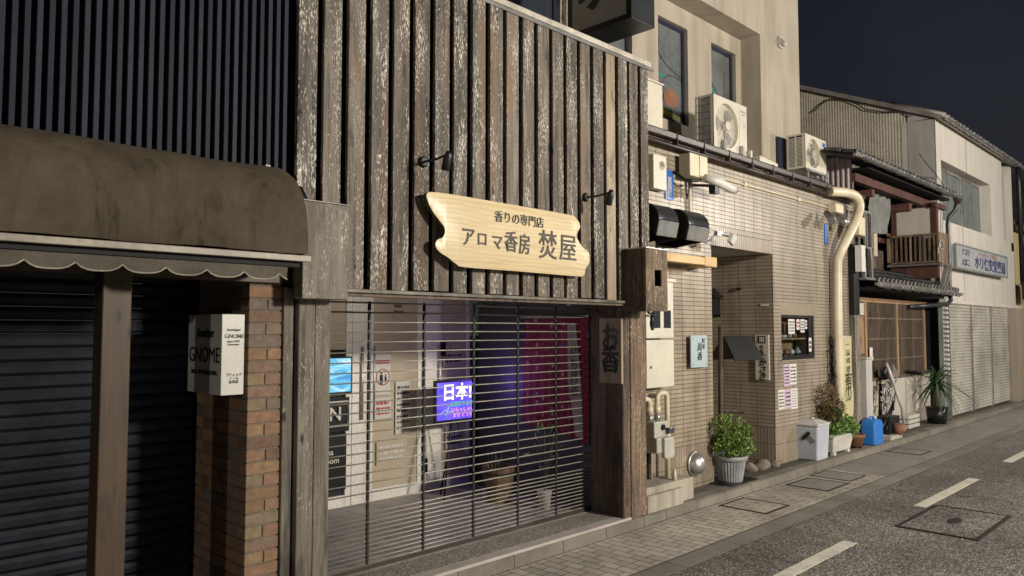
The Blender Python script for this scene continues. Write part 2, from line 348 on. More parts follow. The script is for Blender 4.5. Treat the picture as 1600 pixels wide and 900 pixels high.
# ------------------------------------------------------------------ mesh helpers
ROOTLOC = {}
class MB:
    def __init__(s): s.v = []; s.f = []; s.uv = []; s.sm = []
    def face(s, pts, uvs=None, smooth=False):
        b = len(s.v); s.v += [Vector(p) for p in pts]; s.f.append(tuple(range(b, b + len(pts)))); s.uv.append(uvs); s.sm.append(smooth)
    def box(s, x0, x1, y0, y1, z0, z1, mat=None):
        if x0 > x1: x0, x1 = x1, x0
        if y0 > y1: y0, y1 = y1, y0
        if z0 > z1: z0, z1 = z1, z0
        c = [Vector((x, y, z)) for z in (z0, z1) for y in (y0, y1) for x in (x0, x1)]
        if mat is not None: c = [mat @ q for q in c]
        b = len(s.v); s.v += c
        for q in ((0, 2, 3, 1), (4, 5, 7, 6), (0, 1, 5, 4), (2, 6, 7, 3), (1, 3, 7, 5), (0, 4, 6, 2)):
            s.f.append(tuple(b + i for i in q)); s.uv.append(None); s.sm.append(False)
        return s
    def cbox(s, c, size, rz=0, rx=0, ry=0):
        m = Matrix.Translation(c) @ Matrix.Rotation(rz, 4, 'Z') @ Matrix.Rotation(ry, 4, 'Y') @ Matrix.Rotation(rx, 4, 'X')
        a, b, d = size[0] / 2, size[1] / 2, size[2] / 2
        return s.box(-a, a, -b, b, -d, d, m)
    def prism(s, poly, d, axis='y', base=0.0, smooth=False):
        # poly: list of 2D points; axis y: (x,z) extruded from y=base by d; x: (y,z); z: (x,y)
        def P(p, t):
            if axis == 'y': return Vector((p[0], t, p[1]))
            if axis == 'x': return Vector((t, p[0], p[1]))
            return Vector((p[0], p[1], t))
        n = len(poly); b = len(s.v)
        s.v += [P(p, base) for p in poly] + [P(p, base + d) for p in poly]
        s.f.append(tuple(b + i for i in range(n))); s.f.append(tuple(b + n + i for i in reversed(range(n)))); s.uv += [None, None]; s.sm += [False, False]
        for i in range(n):
            j = (i + 1) % n; s.f.append((b + j, b + i, b + n + i, b + n + j)); s.uv.append(None); s.sm.append(smooth)
        return s
    def tube(s, pts, r, n=10, cap=True):
        pts = [Vector(p) for p in pts]; rs = r if isinstance(r, (list, tuple)) else [r] * len(pts)
        b = len(s.v); up = None
        for i, p in enumerate(pts):
            t = (pts[min(i + 1, len(pts) - 1)] - pts[max(i - 1, 0)]).normalized()
            if up is None:
                up = Vector((0, 0, 1)) if abs(t.z) < .9 else Vector((1, 0, 0))
            a = t.cross(up).normalized(); c = a.cross(t).normalized(); up = c
            for k in range(n):
                an = 2 * math.pi * k / n; s.v.append(p + (a * math.cos(an) + c * math.sin(an)) * rs[i])
        for i in range(len(pts) - 1):
            for k in range(n):
                k2 = (k + 1) % n
                s.f.append((b + i * n + k, b + i * n + k2, b + (i + 1) * n + k2, b + (i + 1) * n + k)); s.uv.append(None); s.sm.append(True)
        if cap:
            s.f.append(tuple(b + k for k in reversed(range(n)))); e_ = b + (len(pts) - 1) * n; s.f.append(tuple(e_ + k for k in range(n)))
            s.uv += [None, None]; s.sm += [False, False]
        return s
    def lathe(s, prof, c, n=28, mat=None, cap=True, flute=0.0):
        # prof: (r, z) pairs
        b = len(s.v); c = Vector(c)
        for r, z in prof:
            for k in range(n):
                a = 2 * math.pi * k / n; rr = r * (1 - flute * (k % 2)); p = Vector((rr * math.cos(a), rr * math.sin(a), z))
                s.v.append(c + (mat @ p if mat is not None else p))
        for i in range(len(prof) - 1):
            for k in range(n):
                k2 = (k + 1) % n
                s.f.append((b + i * n + k, b + i * n + k2, b + (i + 1) * n + k2, b + (i + 1) * n + k)); s.uv.append(None); s.sm.append(flute == 0)
        if cap:
            s.f.append(tuple(b + k for k in reversed(range(n)))); e_ = b + (len(prof) - 1) * n; s.f.append(tuple(e_ + k for k in range(n)))
            s.uv += [None, None]; s.sm += [False, False]
        return s
    def build(s, name, m, parent=None, bevel=0.0, swap_uv=False, uvo=(0, 0), seg=2, merge=0.0):
        me = bpy.data.meshes.new(name)
        off = Vector((0, 0, 0))
        if parent is not None: off = ROOTLOC.get(parent.name, Vector((0, 0, 0)))
        me.from_pydata([v - off for v in s.v], [], s.f); me.update()
        uvl = me.uv_layers.new(name="UVMap")
        for p in me.polygons:
            nn = p.normal; ax = max(range(3), key=lambda i: abs(nn[i])); given = s.uv[p.index]
            for k, li in enumerate(p.loop_indices):
                if given: uvl.data[li].uv = given[k]; continue
                w = s.v[me.loops[li].vertex_index]
                a, b = ((w.y, w.z), (w.x, w.z), (w.x, w.y))[ax]
                a -= uvo[0]; b -= uvo[1]
                uvl.data[li].uv = (b, a) if swap_uv else (a, b)
            p.use_smooth = s.sm[p.index]
        me.materials.append(m)
        bm = bmesh.new(); bm.from_mesh(me)
        if merge: bmesh.ops.remove_doubles(bm, verts=bm.verts, dist=merge)
        bmesh.ops.recalc_face_normals(bm, faces=bm.faces); bm.to_mesh(me); bm.free()
        o = bpy.data.objects.new(name, me); COL.objects.link(o)
        if parent is not None: o.parent = parent; ROOTLOC[o.name] = off
        else: ROOTLOC[o.name] = Vector((0, 0, 0))
        if bevel:
            bv = o.modifiers.new("bevel", 'BEVEL'); bv.width = bevel; bv.segments = seg; bv.limit_method = 'ANGLE'; bv.angle_limit = R(40)
        return o

def thing(name, label, cat, loc, group=None):
    o = bpy.data.objects.new(name, None); COL.objects.link(o); o.location = loc; o.empty_display_size = .1
    o["label"] = label; o["category"] = cat
    if group: o["group"] = group
    ROOTLOC[o.name] = Vector(loc); return o
def tag(o, label, cat, group=None):
    o["label"] = label; o["category"] = cat
    if group: o["group"] = group
    return o
def struct(o): o["kind"] = "structure"; return o

def text(name, body, size, origin, xdir, ydir, m, parent, depth=.004, bold=0.0, align='CENTER', shear=0.0, narrow=1.0, spacing=1.0, linesp=1.0):
    """Lettering as real thin raised geometry; xdir = reading direction, ydir = up; origin = centre."""
    cu = bpy.data.curves.new(name, 'FONT'); cu.body = body; cu.size = 1.0; cu.extrude = depth / size / 2; cu.offset = bold; cu.resolution_u = 3
    cu.align_x = align; cu.align_y = 'CENTER'; cu.space_character = spacing; cu.space_line = linesp; cu.shear = shear
    t = bpy.data.objects.new(name, cu); COL.objects.link(t)
    dg = bpy.context.evaluated_depsgraph_get(); me = bpy.data.meshes.new_from_object(t.evaluated_get(dg))
    bpy.data.objects.remove(t); bpy.data.curves.remove(cu)
    xd = Vector(xdir).normalized(); yd = Vector(ydir).normalized(); zd = xd.cross(yd)
    off = ROOTLOC.get(parent.name, Vector()) if parent is not None else Vector()
    mt = Matrix((xd * size * narrow, yd * size, zd * size)).transposed().to_4x4(); mt.translation = Vector(origin) - off
    me.transform(mt); me.materials.clear(); me.materials.append(m); me.name = name
    for p in me.polygons: p.material_index = 0
    o = bpy.data.objects.new(name, me); COL.objects.link(o)
    if parent is not None: o.parent = parent; ROOTLOC[o.name] = off
    return o
XP = (1, 0, 0); YM = (0, -1, 0); YP = (0, 1, 0); ZP = (0, 0, 1)
def strokes(s, lines, r, flat=None):
    for ln in lines: s.tube(ln, r, 6)

def leaves(name, m, parent, centers, n, size, up=.3, seed=1, elong=1.7, gap=.0):
    """many separate folded leaves spread through the clumps' volume"""
    rnd = random.Random(seed); s = MB()
    for i in range(n):
        c, rad = centers[rnd.randrange(len(centers))]
        while True:
            p = Vector((rnd.uniform(-1, 1), rnd.uniform(-1, 1), rnd.uniform(-1, 1)))
            if p.length < 1 and p.length > .35: break
        p = Vector((p.x * rad[0], p.y * rad[1], p.z * rad[2])) * rnd.uniform(.75, 1.08)
        q = Vector(c) + p
        if noise.noise(q * 9 + Vector((seed, 0, 0))) < -gap - .12: continue
        d = (p.normalized() + Vector((rnd.uniform(-.8, .8), rnd.uniform(-.8, .8), rnd.uniform(-.3, .9) + up))).normalized()
        side = d.cross(Vector((rnd.uniform(-1, 1), rnd.uniform(-1, 1), rnd.uniform(-1, 1)))).normalized()
        nn = side.cross(d); L = size * rnd.uniform(.6, 1.3); w = L / elong / 2
        a = q; t = q + d * L; mid = q + d * L * .45; l = mid + side * w + nn * w * .5; r_ = mid - side * w + nn * w * .5
        b = len(s.v); s.v += [a, l, t, r_]; s.f += [(b, b + 1, b + 2), (b, b + 2, b + 3)]; s.uv += [None, None]; s.sm += [False, False]
    me = bpy.data.meshes.new(name); off = ROOTLOC.get(parent.name, Vector())
    me.from_pydata([v - off for v in s.v], [], s.f); me.update(); me.materials.append(m)
    o = bpy.data.objects.new(name, me); COL.objects.link(o); o.parent = parent; return o

def copy_tree(o, parent=None, loc=None):
    c = o.copy(); COL.objects.link(c)
    if parent is not None: c.parent = parent
    if loc is not None: c.location = loc
    for ch in [q for q in bpy.data.objects if q.parent == o]: copy_tree(ch, c)
    return c

#==SETTING==
KY = 4.38           # kerb face
s = MB(); s.face([(-60, -60, -.012), (160, -60, -.012), (160, 160, -.012), (-60, 160, -.012)]); struct(s.build("ground", M['slab']))
s = MB(); s.face([(-40, -6, -.004), (90, -6, -.004), (90, 3.39, -.004), (-40, 3.39, -.004)]); struct(s.build("road", M['asphalt']))
s = MB(); s.box(-40, 90, 3.39, 3.62, -.1, .004); struct(s.build("gutter_strip", M['border'], bevel=.004))
s = MB(); s.box(-40, 10.55, 3.62, KY, -.1, -.001); struct(s.build("pavement", M['paver'], swap_uv=True))
s = MB(); s.box(10.55, 90, 3.62, KY, -.1, -.002); struct(s.build("pavement_concrete", M['slab']))
# kerb: weathered stone, chamfered
s = MB(); prof = [(KY, -.05), (KY + .012, .085), (KY + .035, .10), (KY + .17, .105), (KY + .17, -.05)]
s.prism(prof, 60, 'x', 6.28); struct(s.build("kerb", M['kerb']))
s = MB(); s.prism([(KY - .01, -.05), (KY - .006, .095), (KY + .004, .105), (KY + .20, .105), (KY + .20, -.05)], 3.56, 'x', 2.72); struct(s.build("shop_step_kerb", M['kerb'], uvo=(.2, 0)))
s = MB(); s.box(2.72, 6.0, KY - .004, KY + .115, .106, .132); struct(s.build("step_edge", M['kerb_pink'], bevel=.006))
s = MB(); s.box(2.72, 5.95, KY + .115, 4.80, .0, .131); struct(s.build("shop_step", M['granite']))
s = MB(); s.box(2.5, 6.0, 4.80, 7.2, .0, .134); struct(s.build("shop_floor", M['floor_tile']))
s = MB(); s.box(-6, 2.72, KY, 8, 0, .09); struct(s.build("boutique_forecourt", M['ledge']))
s = MB(); s.box(6.28, 60, KY + .17, 6.8, -.02, .10); struct(s.build("ledge", M['ledge']))
# far end of the street: low hill of dark ground never seen past the houses is left as plain ground
# road markings: painted dashes, each 2.0 m with the measured gaps
for i, (a, b) in enumerate(((1.6, 3.4), (5.0, 7.1), (9.03, 11.2), (12.93, 15.0), (16.9, 19.0), (20.9, 23.0))):
    s = MB(); s.box(a, b, 2.70, 2.82, -.003, .001)
    o = tag(s.build("lane_dash", M['road_paint']), ("painted lane dash on the asphalt, " + ["outside the frame at the near end", "cut by the bottom edge of the photo", "just left of the square manhole cover", "at the right edge of the photo", "beyond the frame", "far beyond the frame"][i]), "road marking", "white lane dashes")
    if i in (0, 4, 5): bpy.data.objects.remove(o)

def cover(x0, x1, y0, y1, z, fill, label, frame=.026, name="utility_cover", hole=False):
    t = thing(name, label, "utility cover", ((x0 + x1) / 2, (y0 + y1) / 2, z), "covers in the paving")
    s = MB(); s.box(x0, x1, y0, y1, z - .01, z + .003); s.build("infill", fill, t, swap_uv=True)
    s = MB()
    for a, b, c, d in ((x0 - frame, x1 + frame, y0 - frame, y0), (x0 - frame, x1 + frame, y1, y1 + frame), (x0 - frame, x0, y0, y1), (x1, x1 + frame, y0, y1)): s.box(a, b, c, d, z - .01, z + .0055)
    s.build("frame", M['iron'], t)
    if hole:
        s = MB(); s.lathe([(.10, z + .002), (.10, z + .006), (.085, z + .008)], ((x0 + x1) / 2, (y0 + y1) / 2, 0), 24, mat=Matrix.Diagonal((1.45, .62, 1, 1))); s.build("lifting_plate", M['iron'], t)
cover(7.55, 8.05, 3.80, 4.30, 0.0, M['paver'], "square paved utility cover in the brick paving nearest the drain hood")
cover(9.12, 9.72, 3.80, 4.28, .0, M['slab'], "first of two neighbouring square covers in front of the tiled wall's corner")
cover(9.90, 10.40, 3.83, 4.33, .0, M['slab'], "second of two neighbouring square covers, the one nearer the pale bin", frame=.018)
cover(12.70, 13.20, 3.85, 4.31, .0, M['slab'], "square cover in grey concrete in front of the blue jerrycan", frame=.018)
# big manhole in the road
cover(8.0, 9.2, 1.98, 2.62, .001, M['asphalt'], "large square asphalt filled manhole cover in the road", frame=.040, name="manhole_cover", hole=True)

#==A boutique==
A = thing("boutique_building", "dark boutique building with vertical louvres above and black shutters below", "building", (1.2, 5.0, 0))
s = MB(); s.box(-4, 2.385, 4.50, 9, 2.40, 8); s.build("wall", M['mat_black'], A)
s = MB()
xx = .959
i = -20
while .915 + i * .0547 < 2.385:
    xq = .915 + i * .0547; s.box(xq - .0135, xq + .0135, 4.385, 4.43, 2.7, 7.5); i += 1
s.build("louvre_screen", M['metal_dark'], A, bevel=.002)
# awning hood
aw = []
for k in range(13):
    a = math.pi / 2 * k / 12
    aw.append((4.38 - .48 * math.sin(a) ** 1.0, 2.36 + (2.925 - 2.36) * math.cos(a) ** .75))
# wrinkles: finer strips instead of a single span
s = MB(); x0, x1, nx = -3.4, 2.24, 90
def awp(i, k):
    X = x0 + (x1 - x0) * i / nx; y, z = aw[k]
    w = noise.noise(Vector((X * 2.3, k * .35, 0))) * .022 + noise.noise(Vector((X * 7, k * .2, 3))) * .008
    return Vector((X, y + w * (k / 12) - .0, z + w * .6))
for i in range(nx):
    for k in range(12): s.face([awp(i, k), awp(i + 1, k), awp(i + 1, k + 1), awp(i, k + 1)], None, True)
s.face([awp(nx, k) for k in range(13)] + [Vector((x1, 4.38, 2.36))])
s.face([Vector((x0, 4.38, 2.363)), Vector((x1, 4.38, 2.363)), awp(nx, 12) + Vector((0, 0, .003)), awp(0, 12) + Vector((0, 0, .003))])
hood = s.build("awning_hood", M['canvas'], A, merge=.0008)
s = MB(); s.box(-3.4, 2.25, 3.885, 3.915, 2.315, 2.350); s.build("awning_bar", M['awning_bar'], A, bevel=.004)
# valance scallops
s = MB(); tr = MB(); pitch = .207; x_ = .84 - 12 * pitch
for i in range(19):
    a = x_ + i * pitch; b = min(a + pitch, 2.13); n = 8; pts = []
    if a > 2.12: break
    for k in range(n + 1):
        t = k / n; X = a + pitch * t
        if X > 2.135: break
        z = 2.243 - .034 * (1 - abs(2 * t - 1) ** 3.2); y = 3.945 + .012 * math.sin(t * math.pi)
        pts.append(Vector((X, y, z)))
    for p, q in zip(pts, pts[1:]): s.face([Vector((p.x, 3.945, 2.284)), Vector((q.x, 3.945, 2.284)), q, p], None, True)
    if len(pts) > 1: tr.tube([p + Vector((0, -.003, 0)) for p in pts], .0045, 5)
s.build("valance", M['valance'], A, merge=.0004); tr.build("valance_trim", M['trim'], A)
s = MB(); s.box(-3.4, 2.20, 3.93, 4.36, 2.286, 2.315); s.build("awning_shade_strip", M['mat_black'], A)  # black strip standing for the shade between awning bar and valance
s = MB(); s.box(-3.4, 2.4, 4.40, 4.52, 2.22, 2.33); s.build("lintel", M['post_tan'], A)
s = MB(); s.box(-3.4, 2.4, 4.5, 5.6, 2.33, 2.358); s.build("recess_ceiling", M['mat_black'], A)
# small metal clips on top of the hood, cable
for q in (.45, 2.19):
    s = MB(); s.box(q, q + .03, 4.34, 4.37, 2.915, 2.945); s.build("hood_clip", M['metal_brown'], A)
# post
s = MB(); s.box(1.275, 1.42, 4.30, 4.44, .09, 2.33); s.build("wooden_post", M['post_tan'], A, bevel=.006)
# shutters, one either side of the post
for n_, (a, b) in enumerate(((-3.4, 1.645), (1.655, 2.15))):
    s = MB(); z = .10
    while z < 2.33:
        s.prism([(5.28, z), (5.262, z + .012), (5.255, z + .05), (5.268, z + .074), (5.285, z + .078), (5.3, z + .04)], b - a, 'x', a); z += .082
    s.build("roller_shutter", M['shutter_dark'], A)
# brick pier
BX0, BX1, BY0, BY1 = 2.152, 2.372, 4.45, 5.20
s = MB(); s.box(BX0 + .008, BX1 - .008, BY0 + .008, BY1, .09, 2.33); s.build("pier_core", M['mortar'], A)
s = MB(); z = .10; row = 0
while z < 2.28:
    h = .068; g = .010
    if row % 2 == 0: s.box(BX0, BX1, BY0, BY0 + .1, z, z + h)
    else:
        mid = (BX0 + BX1) / 2 + (.012 if row % 4 == 1 else -.0); s.box(BX0, mid - g / 2, BY0, BY0 + .1, z, z + h); s.box(mid + g / 2, BX1, BY0, BY0 + .1, z, z + h)
    y = BY0 + .1 + g if row % 2 == 0 else BY0 + .1 + g
    k = 0
    while y < BY1 - .03:
        L = .10 if (row + k) % 3 == 0 else .21
        s.box(BX0, BX0 + .1, y, min(y + L, BY1), z, z + h); y += L + g; k += 1
    z += h + g; row += 1
s.build("brick_pier", M['brick'], A, bevel=.003, seg=1)

# GNOME box sign on the pier's side
G = thing("boutique_box_sign", "white box sign lettered boutique GNOME fixed to the brick pier", "sign", (2.06, 4.6, 1.53))
s = MB(); s.box(1.985, 2.128, 4.455, 4.95, 1.53, 2.02); s.build("sign_box", M['sign_white'], G, bevel=.003)
s = MB(); s.box(2.128, 2.152, 4.52, 4.56, 1.6, 1.95); s.box(2.128, 2.152, 4.7, 4.74, 1.6, 1.95); s.build("bracket", M['metal_black'], G)
xl = 1.983
text("lettering", "boutique", .085, (xl, 4.69, 1.905), YM, ZP, M['ink_black'], G, .003, .012, shear=.3, narrow=.8)
text("lettering", "GNOME", .135, (xl, 4.70, 1.765), YM, ZP, M['ink_black'], G, .003, .0, narrow=.93)
text("lettering", "SINCE 1979 KANAZAWA", .038, (xl, 4.70, 1.66), YM, ZP, M['ink_black'], G, .003, .012, narrow=.9)
yl = 4.453
text("lettering", "boutique", .024, (2.058, yl, 1.925), XP, ZP, M['ink_black'], G, .003, .008, shear=.3)
text("lettering", "GNOME", .034, (2.064, yl, 1.885), XP, ZP, M['ink_black'], G, .003, .008)
text("lettering", "since 1979\nKanazawa", .018, (2.058, yl, 1.845), XP, ZP, M['ink_black'], G, .003, .008)
text("lettering", "ブティック\nノーム\n金沢店", .021, (2.064, yl, 1.63), XP, ZP, M['ink_black'], G, .003, .008)

#==B wooden shop==
B = thing("wooden_shop", "aroma shop clad in weathered vertical boards with a rolling grille", "building", (4.3, 4.6, .13))
s = MB(); x_ = 2.95 - 3 * .1885 + .02; tops = []
k = 0; pale = None
while x_ < 6.28:
    w = .141; x1_ = min(x_ + w + random.uniform(-.006, .004), 6.30)
    zt = 4.575; yo = random.uniform(-.004, .004)
    if abs((x_ + x1_) / 2 - 5.69) < .09: pale = (x_, x1_)
    else: s.box(x_, x1_, 4.35 + yo, 4.385, 2.205 + random.uniform(-.006, .006), zt)
    x_ += .1885; k += 1
s.build("board_cladding", M['board'], B, bevel=.004)
s = MB(); s.box(pale[0], pale[1], 4.348, 4.385, 2.20, 4.575); s.build("pale_board", M['board_pale'], B, bevel=.004)["label"] = "newer pale brown board in the cladding"
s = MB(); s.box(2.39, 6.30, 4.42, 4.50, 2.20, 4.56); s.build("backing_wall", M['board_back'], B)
s = MB(); s.box(2.39, 6.32, 4.32, 4.52, 4.578, 4.63); s.build("parapet_cap", M['cap'], B, bevel=.008)
s = MB(); s.box(2.39, 6.38, 4.335, 4.347, 4.548, 4.577); s.build("cap_flashing", M['metal_grey'], B)
s = MB(); s.box(2.75, 5.86, 4.30, 4.42, 2.172, 2.198); s.build("drip_rail", plain("mottled_rail_metal", (.17, .155, .12), .5, .1, var=.4, grime=.6, gsc=7), B, bevel=.004)
s = MB(); s.box(2.75, 5.90, 4.325, 4.40, 2.15, 2.170); s.build("rail_underside", M['old_wood'], B)
s = MB(); s.box(2.39, 6.30, 4.5, 9.0, 2.45, 4.5); s.build("upper_body", M['plaster_grey'], B)
s = MB(); s.box(2.395, 2.725, 4.24, 4.345, 2.12, 2.735); s.build("corner_plank", M['plank'], B, bevel=.006)
s = MB(); s.box(2.375, 2.445, 4.43, 4.60, .09, 2.2); s.box(2.462, 2.58, 4.395, 4.56, .09, 2.2); s.box(2.584, 2.70, 4.40, 4.56, .09, 2.2); s.build("left_pillar", M['pillar'], B, bevel=.008)
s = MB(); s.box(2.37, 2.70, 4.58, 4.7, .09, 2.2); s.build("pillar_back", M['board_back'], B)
# right hand post: front with three grooved planks, dark side
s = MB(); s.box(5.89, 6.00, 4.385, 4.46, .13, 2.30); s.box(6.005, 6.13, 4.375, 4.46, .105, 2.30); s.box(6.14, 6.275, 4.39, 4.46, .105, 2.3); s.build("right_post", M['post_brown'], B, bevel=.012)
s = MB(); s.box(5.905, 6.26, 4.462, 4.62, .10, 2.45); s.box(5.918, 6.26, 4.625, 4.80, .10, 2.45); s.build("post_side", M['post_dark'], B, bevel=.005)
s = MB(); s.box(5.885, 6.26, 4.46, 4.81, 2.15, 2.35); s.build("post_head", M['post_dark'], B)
# box bracket with a slot
by = 4.08; s = MB(); xa, xb, za, zb = 5.845, 6.20, 2.10, 2.685; hx0, hx1, hz0, hz1 = 5.985, 6.10, 2.335, 2.49
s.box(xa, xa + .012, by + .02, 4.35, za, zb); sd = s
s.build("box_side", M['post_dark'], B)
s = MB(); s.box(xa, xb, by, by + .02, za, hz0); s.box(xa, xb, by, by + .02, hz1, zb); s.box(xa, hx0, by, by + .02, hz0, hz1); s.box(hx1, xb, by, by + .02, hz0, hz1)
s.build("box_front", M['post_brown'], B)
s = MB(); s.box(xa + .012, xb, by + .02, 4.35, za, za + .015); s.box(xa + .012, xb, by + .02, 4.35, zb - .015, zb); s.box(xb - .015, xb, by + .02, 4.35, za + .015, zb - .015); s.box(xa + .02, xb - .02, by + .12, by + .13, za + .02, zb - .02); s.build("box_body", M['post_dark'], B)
s = MB(); s.box(xa - .01, xb + .01, by - .01, 4.35, zb, zb + .012); s.build("box_lid", M['metal_grey'], B)
# shop interior shell
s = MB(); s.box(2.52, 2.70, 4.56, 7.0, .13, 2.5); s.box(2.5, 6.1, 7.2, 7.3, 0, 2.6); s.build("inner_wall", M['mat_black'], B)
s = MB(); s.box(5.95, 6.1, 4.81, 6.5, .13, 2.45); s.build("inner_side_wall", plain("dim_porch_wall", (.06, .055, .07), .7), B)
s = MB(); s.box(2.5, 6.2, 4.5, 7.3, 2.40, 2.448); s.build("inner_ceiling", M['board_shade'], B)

# rolling grille
GR = thing("rolling_grille", "closed rolling grille of thin metal rods across the shop front", "shutter", (4.4, 4.85, .14))
gy = 4.85; s = MB(); z = 2.13; rr = random.Random(3)
while z > .17:
    xe = 5.96 if not (1.93 < z < 2.02) else 5.88
    s.tube([(2.70, gy, z), (4.3, gy, z - .004 * math.sin(z * 9)), (xe, gy, z)], 0.0056 if z < 2.0 else .008, 6)
    z -= .0755 if z > .56 else .034
s.build("grille_rods", M['rod'], GR)
for gx in (3.31, 3.84, 4.38, 4.92, 5.44):
    s = MB(); z = 2.14
    while z > .15:
        h = min(.070, z - .14); s.box(gx - .010, gx + .010, gy - .011, gy + .011, z - h, z); z -= .0755
    s.build("grille_link", M['link'], GR, bevel=.002, seg=1)
s = MB(); s.box(2.70, 5.95, gy - .018, gy + .018, .133, .168); s.build("bottom_rail", M['metal_brown'], GR, bevel=.004)
s = MB(); s.box(5.955, 5.995, gy - .04, gy + .04, .13, 2.35); s.build("guide_rail", M['metal_black'], GR)

# glass doors at the back of the porch
DW = thing("shop_doors", "white framed sliding doors with beige blinds behind the grille", "door", (4.8, 6.7, .13))
def frm(s, x0, x1, z0, z1, y0, y1, w=.05, bot=None):
    bot = bot or w
    s.box(x0, x0 + w, y0, y1, z0, z1); s.box(x1 - w, x1, y0, y1, z0, z1); s.box(x0 + w, x1 - w, y0, y1, z1 - w, z1); s.box(x0 + w, x1 - w, y0, y1, z0, z0 + bot)
s = MB(); frm(s, 2.7, 4.34, .134, 2.35, 6.66, 6.72, .07, .12); s.box(4.34, 4.56, 6.65, 6.73, .134, 2.35); frm(s, 4.56, 5.26, .134, 2.35, 6.68, 6.72, .055, .12)
s.box(5.26, 5.50, 6.65, 6.73, .134, 2.35); frm(s, 5.50, 5.98, .134, 2.35, 6.68, 6.72, .05, .12); s.build("door_frame", M['door_white'], DW, bevel=.004)
s = MB(); s.box(4.615, 5.205, 6.695, 6.705, .25, 2.30); s.build("blind", M['blind'], DW)
s = MB(); s.box(5.55, 5.93, 6.695, 6.705, .25, 2.30); s.build("blind", M['blind'], DW)
s = MB(); s.box(2.77, 4.27, 6.695, 6.705, .25, 2.28); s.build("dark_glass", M['glass_dark'], DW)
s = MB(); s.box(2.77, 4.27, 6.68, 6.693, 1.72, 2.28); s.build("transom_blind", M['blind'], DW)
s = MB()
for hx in (4.585, 4.60 - .16, 5.47): s.tube([(hx, 6.62, 1.0), (hx, 6.62, 1.75)], .012, 8)
s.build("door_handle", M['steel'], DW)
s = MB(); s.box(5.28, 5.32, 6.64, 6.65, .35, .5); s.build("floor_lock", M['metal_black'], DW)
# notices on the doors, each a thing
def notice(x0, x1, z0, z1, y, m, label, lines=5, head=None, seed=0, col='ink', dirn='x', fix=None, name="notice", group=None):
    """a sheet of paper on a wall facing -y (dirn x) or -x (dirn y)"""
    c = ((x0 + x1) / 2, y, z0) if dirn == 'x' else (y, (x0 + x1) / 2, z0)
    t = thing(name, label, "notice", c, group)
    s = MB()
    if dirn == 'x': s.box(x0, x1, y - .003, y, z0, z1)
    else: s.box(y - .003, y, x0, x1, z0, z1)
    s.build("sheet", m, t)
    rnd = random.Random(seed); s = MB(); H = z1 - z0; Wd = x1 - x0
    for k in range(lines):
        zc = z1 - H * (k + 1) / (lines + 1); q = x0 + Wd * .1
        while q < x1 - Wd * .15:
            L = rnd.uniform(.08, .22) * Wd; h = H * rnd.uniform(.1, .2) / lines * 2.2
            if dirn == 'x': s.box(q, min(q + L, x1 - Wd * .08), y - .0045, y - .003, zc - h / 2, zc + h / 2)
            else: s.box(y - .0045, y - .003, q, min(q + L, x1 - Wd * .08), zc - h / 2, zc + h / 2)
            q += L + Wd * .04
    if s.f: s.build("printed_lines", M[col], t)
    return t
ny = 6.675
t = notice(4.63, 4.83, 1.23, 1.66, ny, M['paper'], "white notice with a red ringed man and child on the blind", 0)
s = MB(); s.lathe([(.078, 0), (.088, 0), (.088, .002), (.078, .002)], (4.73, ny - .004, 1.42), 32, mat=Matrix.Rotation(R(90), 4, 'X'), cap=False); s.build("red_ring", M['red_ink'], t)
s = MB(); s.box(4.64, 4.82, ny - .005, ny - .003, 1.56, 1.60); s.build("red_heading", M['red_ink'], t)
s = MB()
for px, sc_ in ((4.71, 1.0), (4.765, .6)):
    s.lathe([(.013 * sc_, 0), (.013 * sc_, .002)], (px, ny - .006, 1.40 + .065 * sc_), 14, mat=Matrix.Rotation(R(90), 4, 'X'))
    s.prism([(px - .018 * sc_, 1.40 + .045 * sc_), (px + .018 * sc_, 1.40 + .045 * sc_), (px + .022 * sc_, 1.40 - .01), (px + .010 * sc_, 1.40 - .055 * sc_), (px - .010 * sc_, 1.40 - .055 * sc_), (px - .02 * sc_, 1.40 - .01)], .002, 'y', ny - .006)
s.build("pictogram", M['ink_black'], t)
t = notice(4.63, 4.84, .98, 1.20, ny, M['paper'], "small white notice with red text below the ringed pictogram", 3, seed=5, col='red_ink')
t = notice(4.90, 5.10, .80, 1.36, ny, M['paper'], "tall white text notice on the blind right of the pictogram", 8, seed=6)
t = notice(4.66, 5.05, .50, .74, ny, M['blind'], "faint pale characters printed low on the door blind", 3, seed=7, col='paper')
notice(5.56, 5.86, 1.50, 1.75, ny, M['blind'], "faint text block at the top of the right hand door", 3, seed=9)
notice(5.60, 5.84, .56, .82, ny, M['paper'], "white sheet low on the door behind the display stand", 3, seed=10)
t = notice(4.86, 5.00, 2.05, 2.24, ny, M['blind'], "small dark plate high on the door blind", 2, seed=11); 
t = notice(5.52, 5.60, 1.62, 1.80, ny, M['navy'], "small navy sticker on the right hand door", 0)
